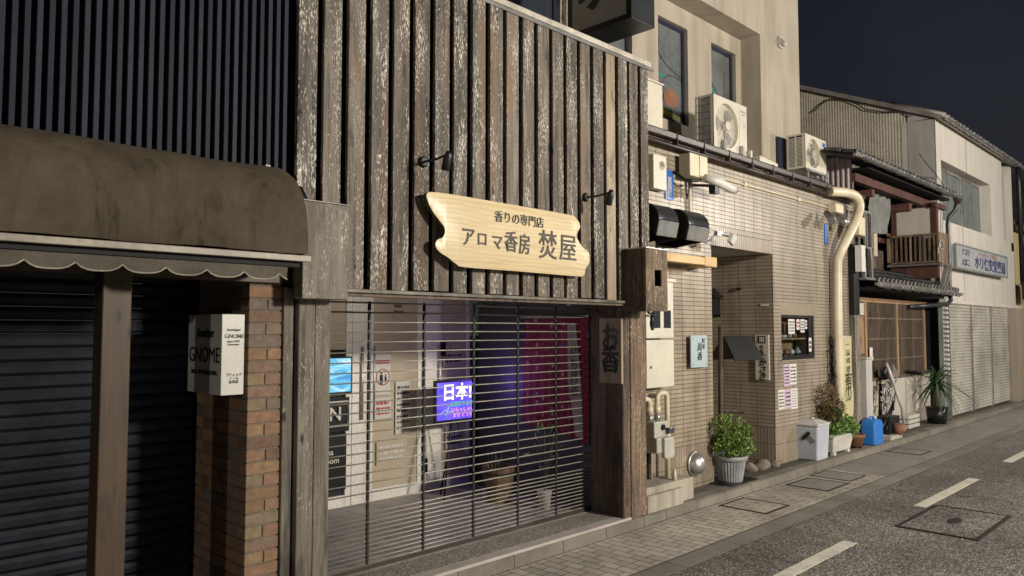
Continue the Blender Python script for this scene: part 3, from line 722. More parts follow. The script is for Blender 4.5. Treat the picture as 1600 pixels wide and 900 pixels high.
# monitor + neon style sign + classroom board behind dark glass
T_ = thing("wall_monitor", "small screen showing bright sea blue picture behind the grille", "screen", (4.0, 6.6, 1.3))
s = MB(); s.box(3.75, 4.30, 6.60, 6.65, 1.28, 1.65); s.build("casing", M['metal_black'], T_)
def seascreen():
    s = NT("blue_sea_picture"); n = s.noise((3, 3, 9), detail=6, dist=1.5)
    c = s.ramp(n, [(.35, (.05, .30, .65)), (.5, (.16, .62, .9)), (.62, (.75, .95, 1.0))]); s.col((0, 0, 0)); s.l(c, s.b.inputs["Emission Color"]); s.b.inputs["Emission Strength"].default_value = 1.05; return s.m
s = MB(); s.box(3.77, 4.285, 6.596, 6.60, 1.30, 1.635); s.build("screen", seascreen(), T_)
T_ = thing("open_sign", "unlit tube sign reading OPEN in a white tube frame", "sign", (3.95, 6.6, .95))
s = MB(); s.box(3.6, 4.30, 6.64, 6.66, .90, 1.24); s.build("back_board", M['metal_black'], T_)
s = MB(); s.tube([(3.63, 6.62, .96), (3.63, 6.62, 1.2), (4.27, 6.62, 1.2), (4.27, 6.62, .96), (3.63, 6.62, .96)], .010, 6); s.build("tube_frame", M['paper'], T_)
text("lettering", "OPEN", .19, (3.95, 6.62, 1.075), XP, ZP, M['paper'], T_, .012, .012)
T_ = thing("classroom_board", "black board reading Aroma Classroom low behind the glass", "sign", (3.95, 6.6, .4))
s = MB(); s.box(3.6, 4.27, 6.64, 6.66, .32, .88); s.build("board", M['metal_black'], T_)
text("lettering", "Aroma\nClassroom", .085, (4.0, 6.636, .66), XP, ZP, M['paper'], T_, .004, .01)
# illuminated board on a stand
LB = thing("led_board", "glowing blue violet handwritten display board on a tripod stand", "sign", (5.35, 6.2, .134))
s = MB(); s.box(5.06, 5.64, 6.20, 6.235, .94, 1.385); s.build("board_frame", M['metal_black'], LB, bevel=.004)
def ledmat():
    s = NT("glowing_violet_panel"); n = s.noise((2, 1, 3), sc=2, detail=2)
    s.l(s.ramp(n, [(.3, (.07, .03, .85)), (.6, (.16, .12, 1.0)), (.75, (.35, .2, 1.0))]), s.b.inputs["Emission Color"]); s.col((.0, .0, .01)); s.b.inputs["Emission Strength"].default_value = 1.25; return s.m
s = MB(); s.box(5.085, 5.615, 6.195, 6.20, .965, 1.36); s.build("glowing_panel", ledmat(), LB)
text("lettering", "日本!", .185, (5.36, 6.19, 1.245), XP, ZP, emit("white_glow_ink", (.95, .85, 1), 2.2), LB, .003, .02)
text("lettering", "お香あります", .055, (5.42, 6.19, 1.125), XP, ZP, emit("green_glow_ink", (.1, .8, .5), .9), LB, .003, .012)
text("lettering", "いらっしゃい\nませ どうぞ", .055, (5.44, 6.19, 1.035), XP, ZP, emit("pink_glow_ink", (1, .35, .75), 1.3), LB, .003, .012)
s = MB(); s.tube([(5.12, 6.188, 1.03), (5.18, 6.188, 1.07), (5.26, 6.188, 1.05), (5.32, 6.188, 1.03)], .003, 5); s.tube([(5.2, 6.188, 1.01), (5.24, 6.188, 1.11)], .003, 5); s.build("handwriting", emit("cyan_glow_ink", (.4, .7, 1), 1.2), LB)
s = MB()
for fx, fy in ((5.12, 6.12), (5.58, 6.12), (5.35, 6.45)): s.tube([(5.35 + (fx - 5.35) * .15, 6.24, .98), (fx, fy, .134)], .009, 8)
s.build("tripod", M['metal_black'], LB)
# coloured light of the board, and violet light added to tint the porch wall
lamp("led_board_glow", (5.40, 5.95, 1.15), .7, (.30, .18, 1.0), .15)
lamp("violet_wall_fill", (5.72, 5.95, 1.35), 3.2, (.28, .14, 1.0), .06)
lamp("porch_fill_light", (4.2, 5.7, 2.30), 11.0, (1.0, .90, .80), .10)  # unseen fill added to brighten the tops of the doors
# printed cloths on the side wall
PC = thing("printed_cloth", "red printed cloth hanging behind the grille next to the doors", "cloth", (5.93, 5.5, .9), "printed cloths inside the porch")
def cloth(y0, y1, zt, zb0, zb1, t, name="cloth"):
    s = MB(); n = 22; mrows = 14
    def P(i, k):
        y = y0 + (y1 - y0) * i / n; zb = zb0 + (zb1 - zb0) * i / n; z = zt + (zb - zt) * k / mrows
        return Vector((5.925 + .010 * math.sin(i * 1.3) * (k / mrows + .3), y, z))
    for i in range(n):
        for k in range(mrows): s.face([P(i, k), P(i + 1, k), P(i + 1, k + 1), P(i, k + 1)], None, True)
    return s.build(name, M['print'], t, merge=.0005)
cloth(5.26, 5.75, 2.04, .86, .90, PC)
PC = thing("printed_cloth", "red printed cloth nearest the street with a white lettered strip", "cloth", (5.93, 5.0, .8), "printed cloths inside the porch")
cloth(4.84, 5.25, 2.04, .78, .86, PC)
s = MB(); s.face([(5.908, 5.10, 1.98), (5.908, 4.99, 1.98), (5.908, 4.92, 1.35), (5.908, 4.90, .84), (5.908, 5.0, .84), (5.908, 5.10, 1.4)]); s.build("pale_strip", plain("faded_cloth_strip", (.34, .27, .25), .8), PC)
text("lettering", "は\nち\n月\n品", .13, (5.900, 5.01, 1.5), YM, ZP, M['ink'], PC, .003, .01, narrow=.8)
s = MB(); s.box(5.90, 5.935, 4.82, 5.77, 2.045, 2.065); s.build("hanging_rod", M['steel'], PC)
# security camera and cables under the porch ceiling
T_ = thing("porch_camera", "small white security camera above the red cloth", "camera", (5.8, 4.95, 2.2))
s = MB(); s.tube([(5.80, 5.0, 2.38), (5.80, 5.0, 2.26)], .012, 8); s.build("mount", M['white_plastic'], T_)
s = MB(); s.tube([(5.84, 5.06, 2.27), (5.74, 4.94, 2.20), (5.72, 4.92, 2.185)], [.03, .034, .028], 14); s.build("body", M['white_plastic'], T_)
T_ = thing("ceiling_cable", "loose pale cable looped under the porch ceiling", "cable", (5.6, 5.2, 2.2))
s = MB(); s.tube([(5.3 + .06 * k, 5.3 - .03 * k, 2.24 + .03 * math.sin(k * 1.2)) for k in range(10)], .007, 6); s.build("cable", M['white_plastic'], T_)
# hanging dried bundle at the door post
T_ = thing("leaf_garland", "dark leafy garland hanging near the top of the porch", "garland", (5.3, 5.6, 1.9))
leaves("foliage", M['leaf_dark'], T_, [((5.33, 5.8, 2.10), (.07, .06, .16))], 90, .075, -.5, 21, 3.5)
# wooden bucket, plants
BK = thing("wooden_tub", "tapered wooden tub on the porch floor beside the glowing board", "tub", (5.55, 5.75, .134))
s = MB(); s.lathe([(.12, .134), (.135, .25), (.165, .42), (.178, .50), (.165, .50), (.15, .40)], (5.55, 5.75, 0), 16, flute=.04); s.build("tub", M['bucket'], BK)
s = MB(); s.lathe([(.150, .27), (.156, .285)], (5.55, 5.75, 0), 32); s.lathe([(.172, .43), (.177, .445)], (5.55, 5.75, 0), 32); s.build("hoop", M['iron'], BK)
s = MB()
for a in range(5): s.tube([(5.5 + .03 * a, 5.78, .4), (5.44 + .05 * a, 5.8, .62 + .04 * (a % 3))], .010, 6)
s.build("umbrella", M['metal_black'], BK)
PP = thing("porch_plant", "thin plant in a white pot inside the shop porch", "potted plant", (5.66, 5.2, .134))
s = MB(); s.lathe([(.055, .134), (.075, .30), (.082, .31), (.07, .31)], (5.66, 5.2, 0), 20); s.build("pot", M['pot_white'], PP)
s = MB()
for a in range(5): s.tube([(5.66, 5.2, .30), (5.66 + .05 * math.cos(a * 1.3), 5.2 + .06 * math.sin(a * 1.3), .6), (5.66 + .12 * math.cos(a * 1.3), 5.2 + .12 * math.sin(a * 1.3), .75 + .06 * a)], .004, 5)
s.build("stem", M['stem'], PP)
leaves("foliage", M['leaf_dark'], PP, [((5.66, 5.2, .75), (.15, .13, .28))], 110, .08, .2, 5, 4)

# name board
SG = thing("shop_sign", "pale varnished plank sign with wavy ends lettered アロマ香房 焚屋", "sign", (4.3, 4.25, 2.4))
ctrl = [(3.385, 2.885), (3.40, 2.915), (3.46, 2.925), (3.62, 2.927), (4.3, 2.925), (4.95, 2.922), (5.05, 2.905), (5.105, 2.86), (5.11, 2.82), (5.08, 2.785), (5.06, 2.74), (5.085, 2.71), (5.13, 2.665), (5.185, 2.635), (5.235, 2.61), (5.245, 2.54), (5.215, 2.49), (5.185, 2.46), (5.175, 2.42), (5.14, 2.395), (5.05, 2.39), (4.3, 2.393), (3.75, 2.392), (3.66, 2.41), (3.58, 2.455), (3.52, 2.48), (3.475, 2.515), (3.465, 2.55), (3.485, 2.58), (3.53, 2.60), (3.55, 2.64), (3.54, 2.68), (3.50, 2.72), (3.45, 2.77), (3.41, 2.825)]
def smooth_loop(c, n=4):
    out = []; N = len(c)
    for i in range(N):
        p0, p1, p2, p3 = (Vector((*c[(i + j) % N], 0)) for j in (-1, 0, 1, 2))
        for k in range(n):
            t = k / n; out.append(tuple((.5 * ((2 * p1) + (-p0 + p2) * t + (2 * p0 - 5 * p1 + 4 * p2 - p3) * t * t + (-p0 + 3 * p1 - 3 * p2 + p3) * t ** 3))[:2]))
    return out
loop = smooth_loop(ctrl)
# left end bent back to catch the lamp's glare: face cut into vertical strips
def sgy(x): return 4.235 + .028 * (x - 3.4) / 1.8 + (.13 * (3.80 - x) ** 2 if x < 3.80 else 0)
bm = bmesh.new(); vs_ = [bm.verts.new((p[0], 0, p[1])) for p in loop]; bm.faces.new(vs_)
for k in range(1, 13):
    xc = 3.37 + k * .04
    bmesh.ops.bisect_plane(bm, geom=bm.verts[:] + bm.edges[:] + bm.faces[:], plane_co=(xc, 0, 0), plane_no=(1, 0, 0))
for v in bm.verts: v.co.y = sgy(v.co.x)
ext = bmesh.ops.extrude_face_region(bm, geom=bm.faces[:])
for v in [g for g in ext['geom'] if isinstance(g, bmesh.types.BMVert)]: v.co.y += .035
bmesh.ops.recalc_face_normals(bm, faces=bm.faces)
off = ROOTLOC[SG.name]
for v in bm.verts: v.co -= off
me = bpy.data.meshes.new("plank"); bm.to_mesh(me); bm.free(); me.materials.append(M['sign']); me.materials.append(M['sign_edge'])
for p in me.polygons:
    p.use_smooth = abs(p.normal.y) > .7; p.material_index = 0 if abs(p.normal.y) > .5 else 1
o = bpy.data.objects.new("plank", me); COL.objects.link(o); o.parent = SG
bv = o.modifiers.new("bevel", 'BEVEL'); bv.width = .006; bv.segments = 2; bv.limit_method = 'ANGLE'; bv.angle_limit = R(50)
s = MB(); 
for bx in (3.75, 4.9):
    for bz in (2.5, 2.82): s.box(bx - .02, bx + .02, 4.28, 4.36, bz - .02, bz + .02)
s.build("wall_spacer", M['metal_black'], SG)
sd = (Vector((1, .0156, 0))).normalized()
def st(b, size, cx, cz, bold, nar=1.0): text("lettering", b, size, (cx, sgy(cx) - .0045, cz), sd, ZP, M['ink'], SG, .005, bold, narrow=nar)
_c = aty(812, 344.5, 4.25); st("香りの専門店", .097, _c.x, _c.z, .004, 1.0)
for ch, u_, v_, sz, na in (("ア", 730, 372, .158, .93), ("ロ", 752, 375, .125, .95), ("マ", 776, 380, .135, .95), ("香", 798, 380, .178, .85), ("房", 819.5, 384, .178, .80), ("焚", 856.6, 386, .262, .92), ("屋", 888.5, 390, .250, .98)):
    _c = aty(u_, v_, 4.25); st(ch, sz, _c.x, _c.z, .003 if ch in "屋焚" else .010, na)

# spot lamps with arms
def spot(x, z, name_label):
    T = thing("spot_lamp", name_label, "lamp", (x, 4.35, z), "black spot lamps over the plank sign")
    s = MB(); s.lathe([(.042, 0), (.042, .012), (.03, .028)], (x, 4.348, z), 20, mat=Matrix.Rotation(R(90), 4, 'X')); s.build("wall_plate", M['metal_black'], T)
    s = MB(); s.tube([(x, 4.33, z), (x, 4.2, z - .005), (x - .005, 4.06, z + .01)], .009, 8); s.build("arm", M['metal_black'], T)
    h = Vector((x - .005, 4.05, z + .012)); d = Vector((.0, .30, -1)).normalized()
    s = MB(); s.tube([h - d * .02, h + d * .005, h + d * .03, h + d * .115, h + d * .12], [.016, .026, .030, .032, .028], 16); s.build("head", M['metal_black'], T)
spot(3.42, 3.155, "black spot lamp above the left end of the plank sign")
spot(5.29, 3.125, "black spot lamp above the right end of the plank sign")

# hanging plaque on the side of the post
PL = thing("incense_plaque", "upright wooden plaque brushed お香 on the dark side of the post", "sign", (5.88, 4.52, 1.25))
pz1 = atx(955, 497, 5.88).z; pz0 = atx(955, 599, 5.88).z
s = MB(); s.box(5.868, 5.902, 4.388, 4.655, pz0, pz1); s.build("board", M['plaque'], PL, bevel=.004)
text("lettering", "お", .27, (5.866, 4.52, (pz0 + pz1) / 2 + .115), YM, ZP, M['ink_black'], PL, .003, .022, narrow=.82)
text("lettering", "香", .27, (5.866, 4.52, (pz0 + pz1) / 2 - .105), YM, ZP, M['ink_black'], PL, .003, .022, narrow=.82)

# cable at the corner of the awning
T_ = thing("corner_cable", "short black cable hanging between the awning and the board wall", "cable", (2.4, 4.4, 2.7))
s = MB(); s.tube([(2.37, 4.5, 3.0), (2.40, 4.40, 2.86), (2.43, 4.335, 2.83), (2.47, 4.33, 2.77), (2.475, 4.33, 2.735)], .008, 7); s.build("cable", M['metal_black'], T_)
#==NEXT==
T_ = thing("sign_ledge", "thin rusty flat bar along the top of the corner plank", "bar", (2.55, 4.3, 2.735))
s = MB(); s.box(2.385, 2.735, 4.235, 4.35, 2.737, 2.743); s.build("bar", M['metal_brown'], T_)
#==C tiled building==
CY = 4.75
C = thing("tiled_building", "tiled restaurant building with beige plastered upper storey and deep set entrance", "building", (9.5, 5.5, .1))
s = MB(); s.box(6.28, 8.17, CY, 5.6, .60, 4.02); s.box(8.17, 9.78, CY, 5.4, 3.19, 4.02); s.box(9.78, 9.999, CY, 6.3, .60, 4.02)
s.build("tile_wall", M['tile'], C, uvo=(7.51 - .25 * 8, .60 - .05 * 8))
s = MB(); s.box(9.999, 11.07, CY, 5.4, 2.30, 4.02); s.box(9.999, 11.07, CY, 5.4, .60, 1.50); s.box(11.07, 12.66, CY, 5.6, .60, 4.02)
s.box(9.785, 9.999, CY - .001, CY + .05, .60, 4.02)
s.build("border_tile_wall", M['tile_h'], C, uvo=(-3.0, .60 - .05 * 8))
s = MB(); s.box(6.28, 8.17, CY + .002, 5.6, .09, .598); s.build("soldier_tiles", M['tile_v'], C, uvo=(.02, .60 - .46))
s = MB(); s.box(9.782, 9.99, CY + .003, 6.3, .09, .598); s.build("soldier_tiles", M['tile_v'], C, uvo=(.02, .60 - .46))
s = MB(); s.box(8.17, 9.78, CY - .002, 4.9, 2.95, 3.188); s.build("soldier_tiles", M['tile_v'], C, uvo=(.02, .60 - .46))
s = MB(); s.box(9.99, 12.66, CY - .001, 5.6, .09, .362); s.box(9.99, 12.66, CY - .001, 5.6, .366, .598); s.build("plain_band", M['tile_plain'], C, bevel=.003); s = MB(); s.box(9.998, 11.20, CY - .003, CY + .1, 2.125, 2.30); s.build("plain_band", M['tile_plain'], C, bevel=.003)
s = MB(); s.box(8.17, 9.78, 4.905, 6.8, 2.96, 3.1); s.build("entrance_ceiling", M['plaster_grey'], C)
s = MB(); s.box(8.0, 9.9, 6.3, 6.5, .09, 3.0); s.box(8.12, 8.168, 5.6, 6.3, .09, 3.0); s.build("entrance_back_wall", M['plaster_low'], C)
# window with display
s = MB(); frm(s, 9.999, 11.07, 1.50, 2.125, CY + .015, CY + .07, .035, .06); s.box(10.93, 11.035, CY + .02, CY + .068, 1.56, 2.09); wf = s.build("window", M['metal_black'], C)
s = MB(); s.box(9.97, 11.12, CY - .02, CY + .05, 1.478, 1.498); s.build("sill", M['tile_plain'], wf)
def glass(name, tint=(1, 1, 1)):
    s = NT(name); tr_ = s.n("ShaderNodeBsdfTransparent"); gl = s.n("ShaderNodeBsdfGlossy"); gl.inputs["Roughness"].default_value = .03
    mx = s.n("ShaderNodeMixShader"); mx.inputs[0].default_value = .07; tr_.inputs[0].default_value = (*tint, 1); s.l(tr_.outputs[0], mx.inputs[1]); s.l(gl.outputs[0], mx.inputs[2])
    s.l(mx.outputs[0], s.t.nodes["Material Output"].inputs[0]); return s.m
M['pane'] = glass("clear_window_glass", (.9, .95, .95))
s = MB(); s.box(10.034, 10.93, CY + .04, CY + .045, 1.56, 2.09); s.build("pane", M['pane'], wf)
s = MB(); s.box(10.0, 11.06, CY + .30, CY + .32, 1.5, 2.12); s.build("display_back", M['gold_wood'], wf)
s = MB(); s.box(10.03, 10.93, CY + .06, CY + .28, 1.78, 1.80); s.build("display_shelf", M['gold_wood'], wf)
rnd = random.Random(4)
for k in range(9):
    t = thing("display_dish", ["pale food model on the window's lower shelf", "small ornament on the window's upper shelf"][k % 2], "food model", (10.1 + k * .09, CY + .15, 1.57), "models in the display window")
    z0 = 1.565 if k % 2 == 0 else 1.802
    s = MB(); r_ = rnd.uniform(.035, .06); s.lathe([(r_ * .5, z0), (r_, z0 + .025), (r_ * .8, z0 + .05), (r_ * .3, z0 + rnd.uniform(.07, .11))], (10.1 + k * .09, CY + .15, 0), 12); s.build("dish", [M['pot_white'], M['terracotta'], M['pot_grey']][k % 3], t)
yn = CY + .038
notice(10.30, 10.50, 1.86, 2.07, yn, M['paper'], "cream sheet taped inside the display window, leftmost", 4, seed=20)
notice(10.56, 10.66, 1.92, 2.07, yn, M['paper'], "small sheet with a red mark in the display window", 2, seed=21, col='red_ink')
notice(10.69, 10.82, 1.88, 2.07, yn, M['paper'], "grey printed sheet right of the red marked one in the window", 4, seed=22)
notice(10.84, 10.91, 1.93, 2.06, yn, M['paper'], "narrow white sheet at the window's upper right corner", 2, seed=23)
notice(10.90, 10.99, 1.60, 1.80, CY + .012, M['paper'], "white card on the right frame of the display window", 2, seed=24)
yw = CY - .001
notice(10.04, 10.235, 1.14, 1.44, yw, M['paper_pink'], "lilac sheet below the window, left of the pair", 6, seed=25)
notice(10.24, 10.44, 1.15, 1.44, yw, M['paper'], "white sheet with dark drawing below the window, right of the pair", 5, seed=26)
notice(9.87, 10.055, .83, 1.10, yw, M['paper'], "pale yellow text sheet, leftmost in the lower row of three", 5, seed=27)
notice(10.06, 10.245, .83, 1.10, yw, M['paper_pink'], "lilac sheet in the middle of the lower row of three", 4, seed=28)
notice(10.25, 10.46, .81, 1.10, yw, M['paper'], "long white sheet with faint lines, rightmost of the lower row", 7, seed=29, col='plaster_grey')
# gutter and low roof
s = MB()
s.face([(6.4, 4.60, 4.10), (12.9, 4.60, 4.10), (12.9, 5.86, 4.42), (6.4, 5.86, 4.42)]); s.face([(6.4, 4.60, 4.07), (6.4, 5.86, 4.39), (12.9, 5.86, 4.39), (12.9, 4.60, 4.07)]); s.face([(12.9, 4.6, 4.10), (12.9, 4.6, 4.07), (12.9, 5.86, 4.39), (12.9, 5.86, 4.42)])
s.build("lean_to_roof", M['metal_brown'], C)
s = MB(); s.prism([(4.60, 4.035), (4.585, 4.045), (4.575, 4.095), (4.585, 4.11), (4.64, 4.12), (4.66, 4.035)], 6.35, 'x', 6.40); 
s.build("eaves_fascia", M['metal_brown'], C)
s = MB(); pr = [(4.66 + .026 * math.cos(a), 3.985 + .026 * math.sin(a)) for a in [math.pi * k / 10 * 2 for k in range(10)]]
s.prism(pr, 6.2, 'x', 6.42, smooth=True); 
g_ = s.build("gutter", M['metal_brown'], C)
for k in range(11): s = MB(); s.box(6.6 + k * .58, 6.612 + k * .58, 4.572, 4.64, 3.985, 4.116); s.build("gutter_bracket", M['metal_brown'], C)
s = MB(); s.box(6.4, 12.66, 4.66, 4.76, 4.018, 4.07); s.build("soffit", M['metal_brown'], C)
# plastered upper storey with framed recess
s = MB(); s.box(11.05, 12.45, 5.50, 9.5, 3.9, 11); s.box(4.6, 11.05, 5.50, 5.84, 6.58, 11); s.build("upper_frame_wall", M['plaster'], C, bevel=.01)
wx = [(4.6, 5.45), (6.66, 7.30), (8.10, 8.71), (9.47, 10.13), (10.88, 11.05)]
s = MB()
for a, b in wx: s.box(a, b, 5.84, 6.1, 3.9, 6.579)
for a, b, z0, z1 in ((5.45, 6.66, 4.8, 6.20), (7.30, 8.10, 4.4, 6.3), (8.71, 9.47, 4.86, 6.30), (10.13, 10.88, 4.86, 6.30)):
    s.box(a, b, 5.84, 6.1, 3.9, z0); s.box(a, b, 5.84, 6.1, z1, 6.579)
s.build("upper_wall", M['plaster'], C)
s = MB(); s.box(4.6, 11.05, 6.3, 6.4, 3.9, 6.6); s.build("rear_wall", M['mat_black'], C)
def stained():
    s = NT("painted_window_picture").set(.25, 0, .6)
    v = s.n("ShaderNodeTexVoronoi"); v.inputs["Scale"].default_value = 2.6; s.l(s.mapping((1, 1, 1.1)), v.inputs["Vector"])
    n = s.noise(sc=1.8, detail=2, dist=1.0)
    hue = s.n("ShaderNodeSeparateColor"); s.l(v.outputs["Color"], hue.inputs[0])
    c = s.ramp(hue.outputs[1], [(0, (.10, .115, .12)), (.5, (.16, .17, .17)), (.72, (.12, .15, .15)), (.86, (.28, .10, .05)), (.94, (.45, .40, .05))], 'CONSTANT')
    s.col(s.mix(s.ramp(n, [(.4, 0.0), (.6, .6)]), c, (.17, .18, .18))); return s.m
M['painted'] = plain("grey_painted_glass", (.15, .165, .165), .22, grime=.35, var=.05)
for k, (a, b, z0, z1) in enumerate(((5.45, 6.66, 4.8, 6.20), (7.30, 8.10, 4.4, 6.3), (8.71, 9.47, 4.86, 6.30), (10.13, 10.88, 4.86, 6.30))):
    s = MB(); frm(s, a, b, z0, z1, 5.90, 5.96, .055); w = s.build("window", M['navy'], C)
    s = MB(); s.box(a + .055, b - .055, 5.925, 5.93, z0 + .055, z1 - .055); s.build("pane", M['glass_dark'] if k == 0 else M['painted'], w)
    if k >= 2:
        yb = 5.922; X0 = a + .06; Wd = b - a - .12; H0 = z0 + .06; HH = z1 - z0 - .12
        L = lambda pts: [(X0 + Wd * p, yb, H0 + HH * q) for p, q in pts]
        s = MB()
        if k == 2:
            s.tube(L([(.0, .74), (.15, .66), (.4, .58), (.8, .52), (1, .50)]), .007, 5); s.tube(L([(.3, .42), (.45, .47), (.7, .49), (1, .47)]), .006, 5); s.tube(L([(.1, .86), (.12, .70), (.2, .62)]), .004, 5)
        else:
            s.tube(L([(.0, .66), (.2, .58), (.45, .48), (.72, .43), (.45, .40), (.0, .41)]), .007, 5); s.tube(L([(.1, .35), (.5, .3), (.9, .33)]), .005, 5); s.tube(L([(.75, .8), (.7, .45)]), .004, 5)
        s.build("painted_line", M['ink_black'], w)
        if k == 2:
            s = MB(); s.prism([(X0 + Wd * p, H0 + HH * q) for p, q in ((.25, .22), (.4, .32), (.7, .34), (.9, .24), (.85, .17), (.6, .13), (.35, .15))], .004, 'y', yb); s.build("orange_shape", M['terracotta'], w)
            s = MB(); s.prism([(X0 + Wd * p, H0 + HH * q) for p, q in ((.0, .11), (1, .055), (1, .0), (0, .05))], .005, 'y', yb); s.build("yellow_band", plain("yellow_paint", (.5, .46, .04), .4, bump=0), w)
            s = MB(); s.prism([(X0 + Wd * p, H0 + HH * q) for p, q in ((.0, .36), (.3, .39), (.3, .2), (.4, .13), (.4, .12), (0, .14))], .003, 'y', yb); s.build("violet_shape", plain("violet_paint", (.10, .08, .16), .4, bump=0), w)
            s = MB(); s.prism([(X0 + Wd * p, H0 + HH * q) for p, q in ((.0, .46), (.35, .47), (.4, .43), (0, .42))], .004, 'y', yb); s.build("green_shape", plain("green_paint", (.05, .22, .18), .4, bump=0), w)
        else:
            s = MB(); s.prism([(X0 + Wd * p, H0 + HH * q) for p, q in ((.0, .64), (.2, .56), (.7, .43), (.3, .44), (0, .50))], .003, 'y', yb); s.build("green_shape", plain("sea_green_paint", (.06, .16, .14), .4, bump=0), w)
            s = MB(); s.prism([(X0 + Wd * p, H0 + HH * q) for p, q in ((.0, .30), (.8, .32), (.85, .29), (0, .26))], .003, 'y', yb); s.build("yellow_band", plain("dull_yellow_paint", (.35, .36, .05), .4, bump=0), w)
T_ = thing("wall_pipe", "cream vertical drainpipe beside the dark upper window above the boards", "pipe", (6.85, 5.78, 4.5))
s = MB(); s.tube([(6.72, 5.78, 4.3), (6.72, 5.78, 8.5)], .035, 12); s.build("pipe", M['cream_pipe'], T_); s = MB(); s.tube([(6.72, 5.78, 5.62), (6.72, 5.78, 5.68)], .043, 12); s.build("collar", M['cream_pipe'], T_)
T_ = thing("vent_cowl", "small pale vent cowl high on the plastered corner", "vent", (11.85, 5.48, 6.68))
vc = aty(1221, 67, 5.46)
s = MB(); s.box(vc.x - .07, vc.x + .05, 5.46, 5.498, vc.z - .08, vc.z + .10); s.prism([(5.46, vc.z + .08), (5.37, vc.z - .02), (5.40, vc.z - .06), (5.46, vc.z - .05)], .10, 'x', vc.x - .06); s.build("cowl", M['plaster_white'], T_)

# projecting black box sign above the boards
S2 = thing("black_box_sign", "large dark projecting box sign with a brushed character, cut by the top edge", "sign", (5.95, 4.8, 4.9))
pa, pb = atx(903, 54, 5.8), atx(987, 27, 5.8)
zb_ = 4.90
s = MB(); s.box(5.80, 6.18, 4.18, 4.98, zb_, 5.9); s.build("sign_box", M['metal_hood'], S2, bevel=.006)
s = MB(); s.box(5.792, 5.80, 4.24, 4.92, zb_ + .05, 5.85); s.build("face_panel", M['lightbox'], S2)
s = MB()
for a in ((5.79, 5.80, 4.18, 4.24, zb_, 5.9), (5.79, 5.80, 4.92, 4.98, zb_, 5.9), (5.79, 5.80, 4.24, 4.92, zb_, zb_ + .05)): s.box(*a)
s.build("frame", M['metal_black'], S2)
text("lettering", "ゆ", .62, (5.789, 4.60, 5.36), YM, ZP, M['ink_black'], S2, .004, .03)
s = MB(); s.box(5.88, 5.94, 4.98, 5.85, 5.0, 5.06); s.box(5.88, 5.94, 4.98, 5.85, 5.7, 5.76); s.build("bracket", M['metal_black'], S2)
s = MB(); s.tube([(6.05, 5.8, 4.85), (6.2, 5.2, 4.75), (6.32, 4.9, 4.70), (6.36, 4.6, 4.62)], .010, 6)
tag(s.build("sign_cable", M['metal_black']), "thin black cable sagging behind the right end of the pale capping", "cable")
T_ = thing("wall_box", "white upright service box on the wall just right of the boards", "box", (6.9, 5.7, 4.5))
wb = aty(1015, 150, 5.0); s = MB(); s.box(6.92, 7.42, 4.92, 5.2, 4.22, 4.78); s.build("box", M['white_paint'], T_, bevel=.01)
s = MB(); s.box(6.9, 7.44, 4.91, 5.22, 4.782, 4.80); s.build("lid", M['white_paint'], T_)

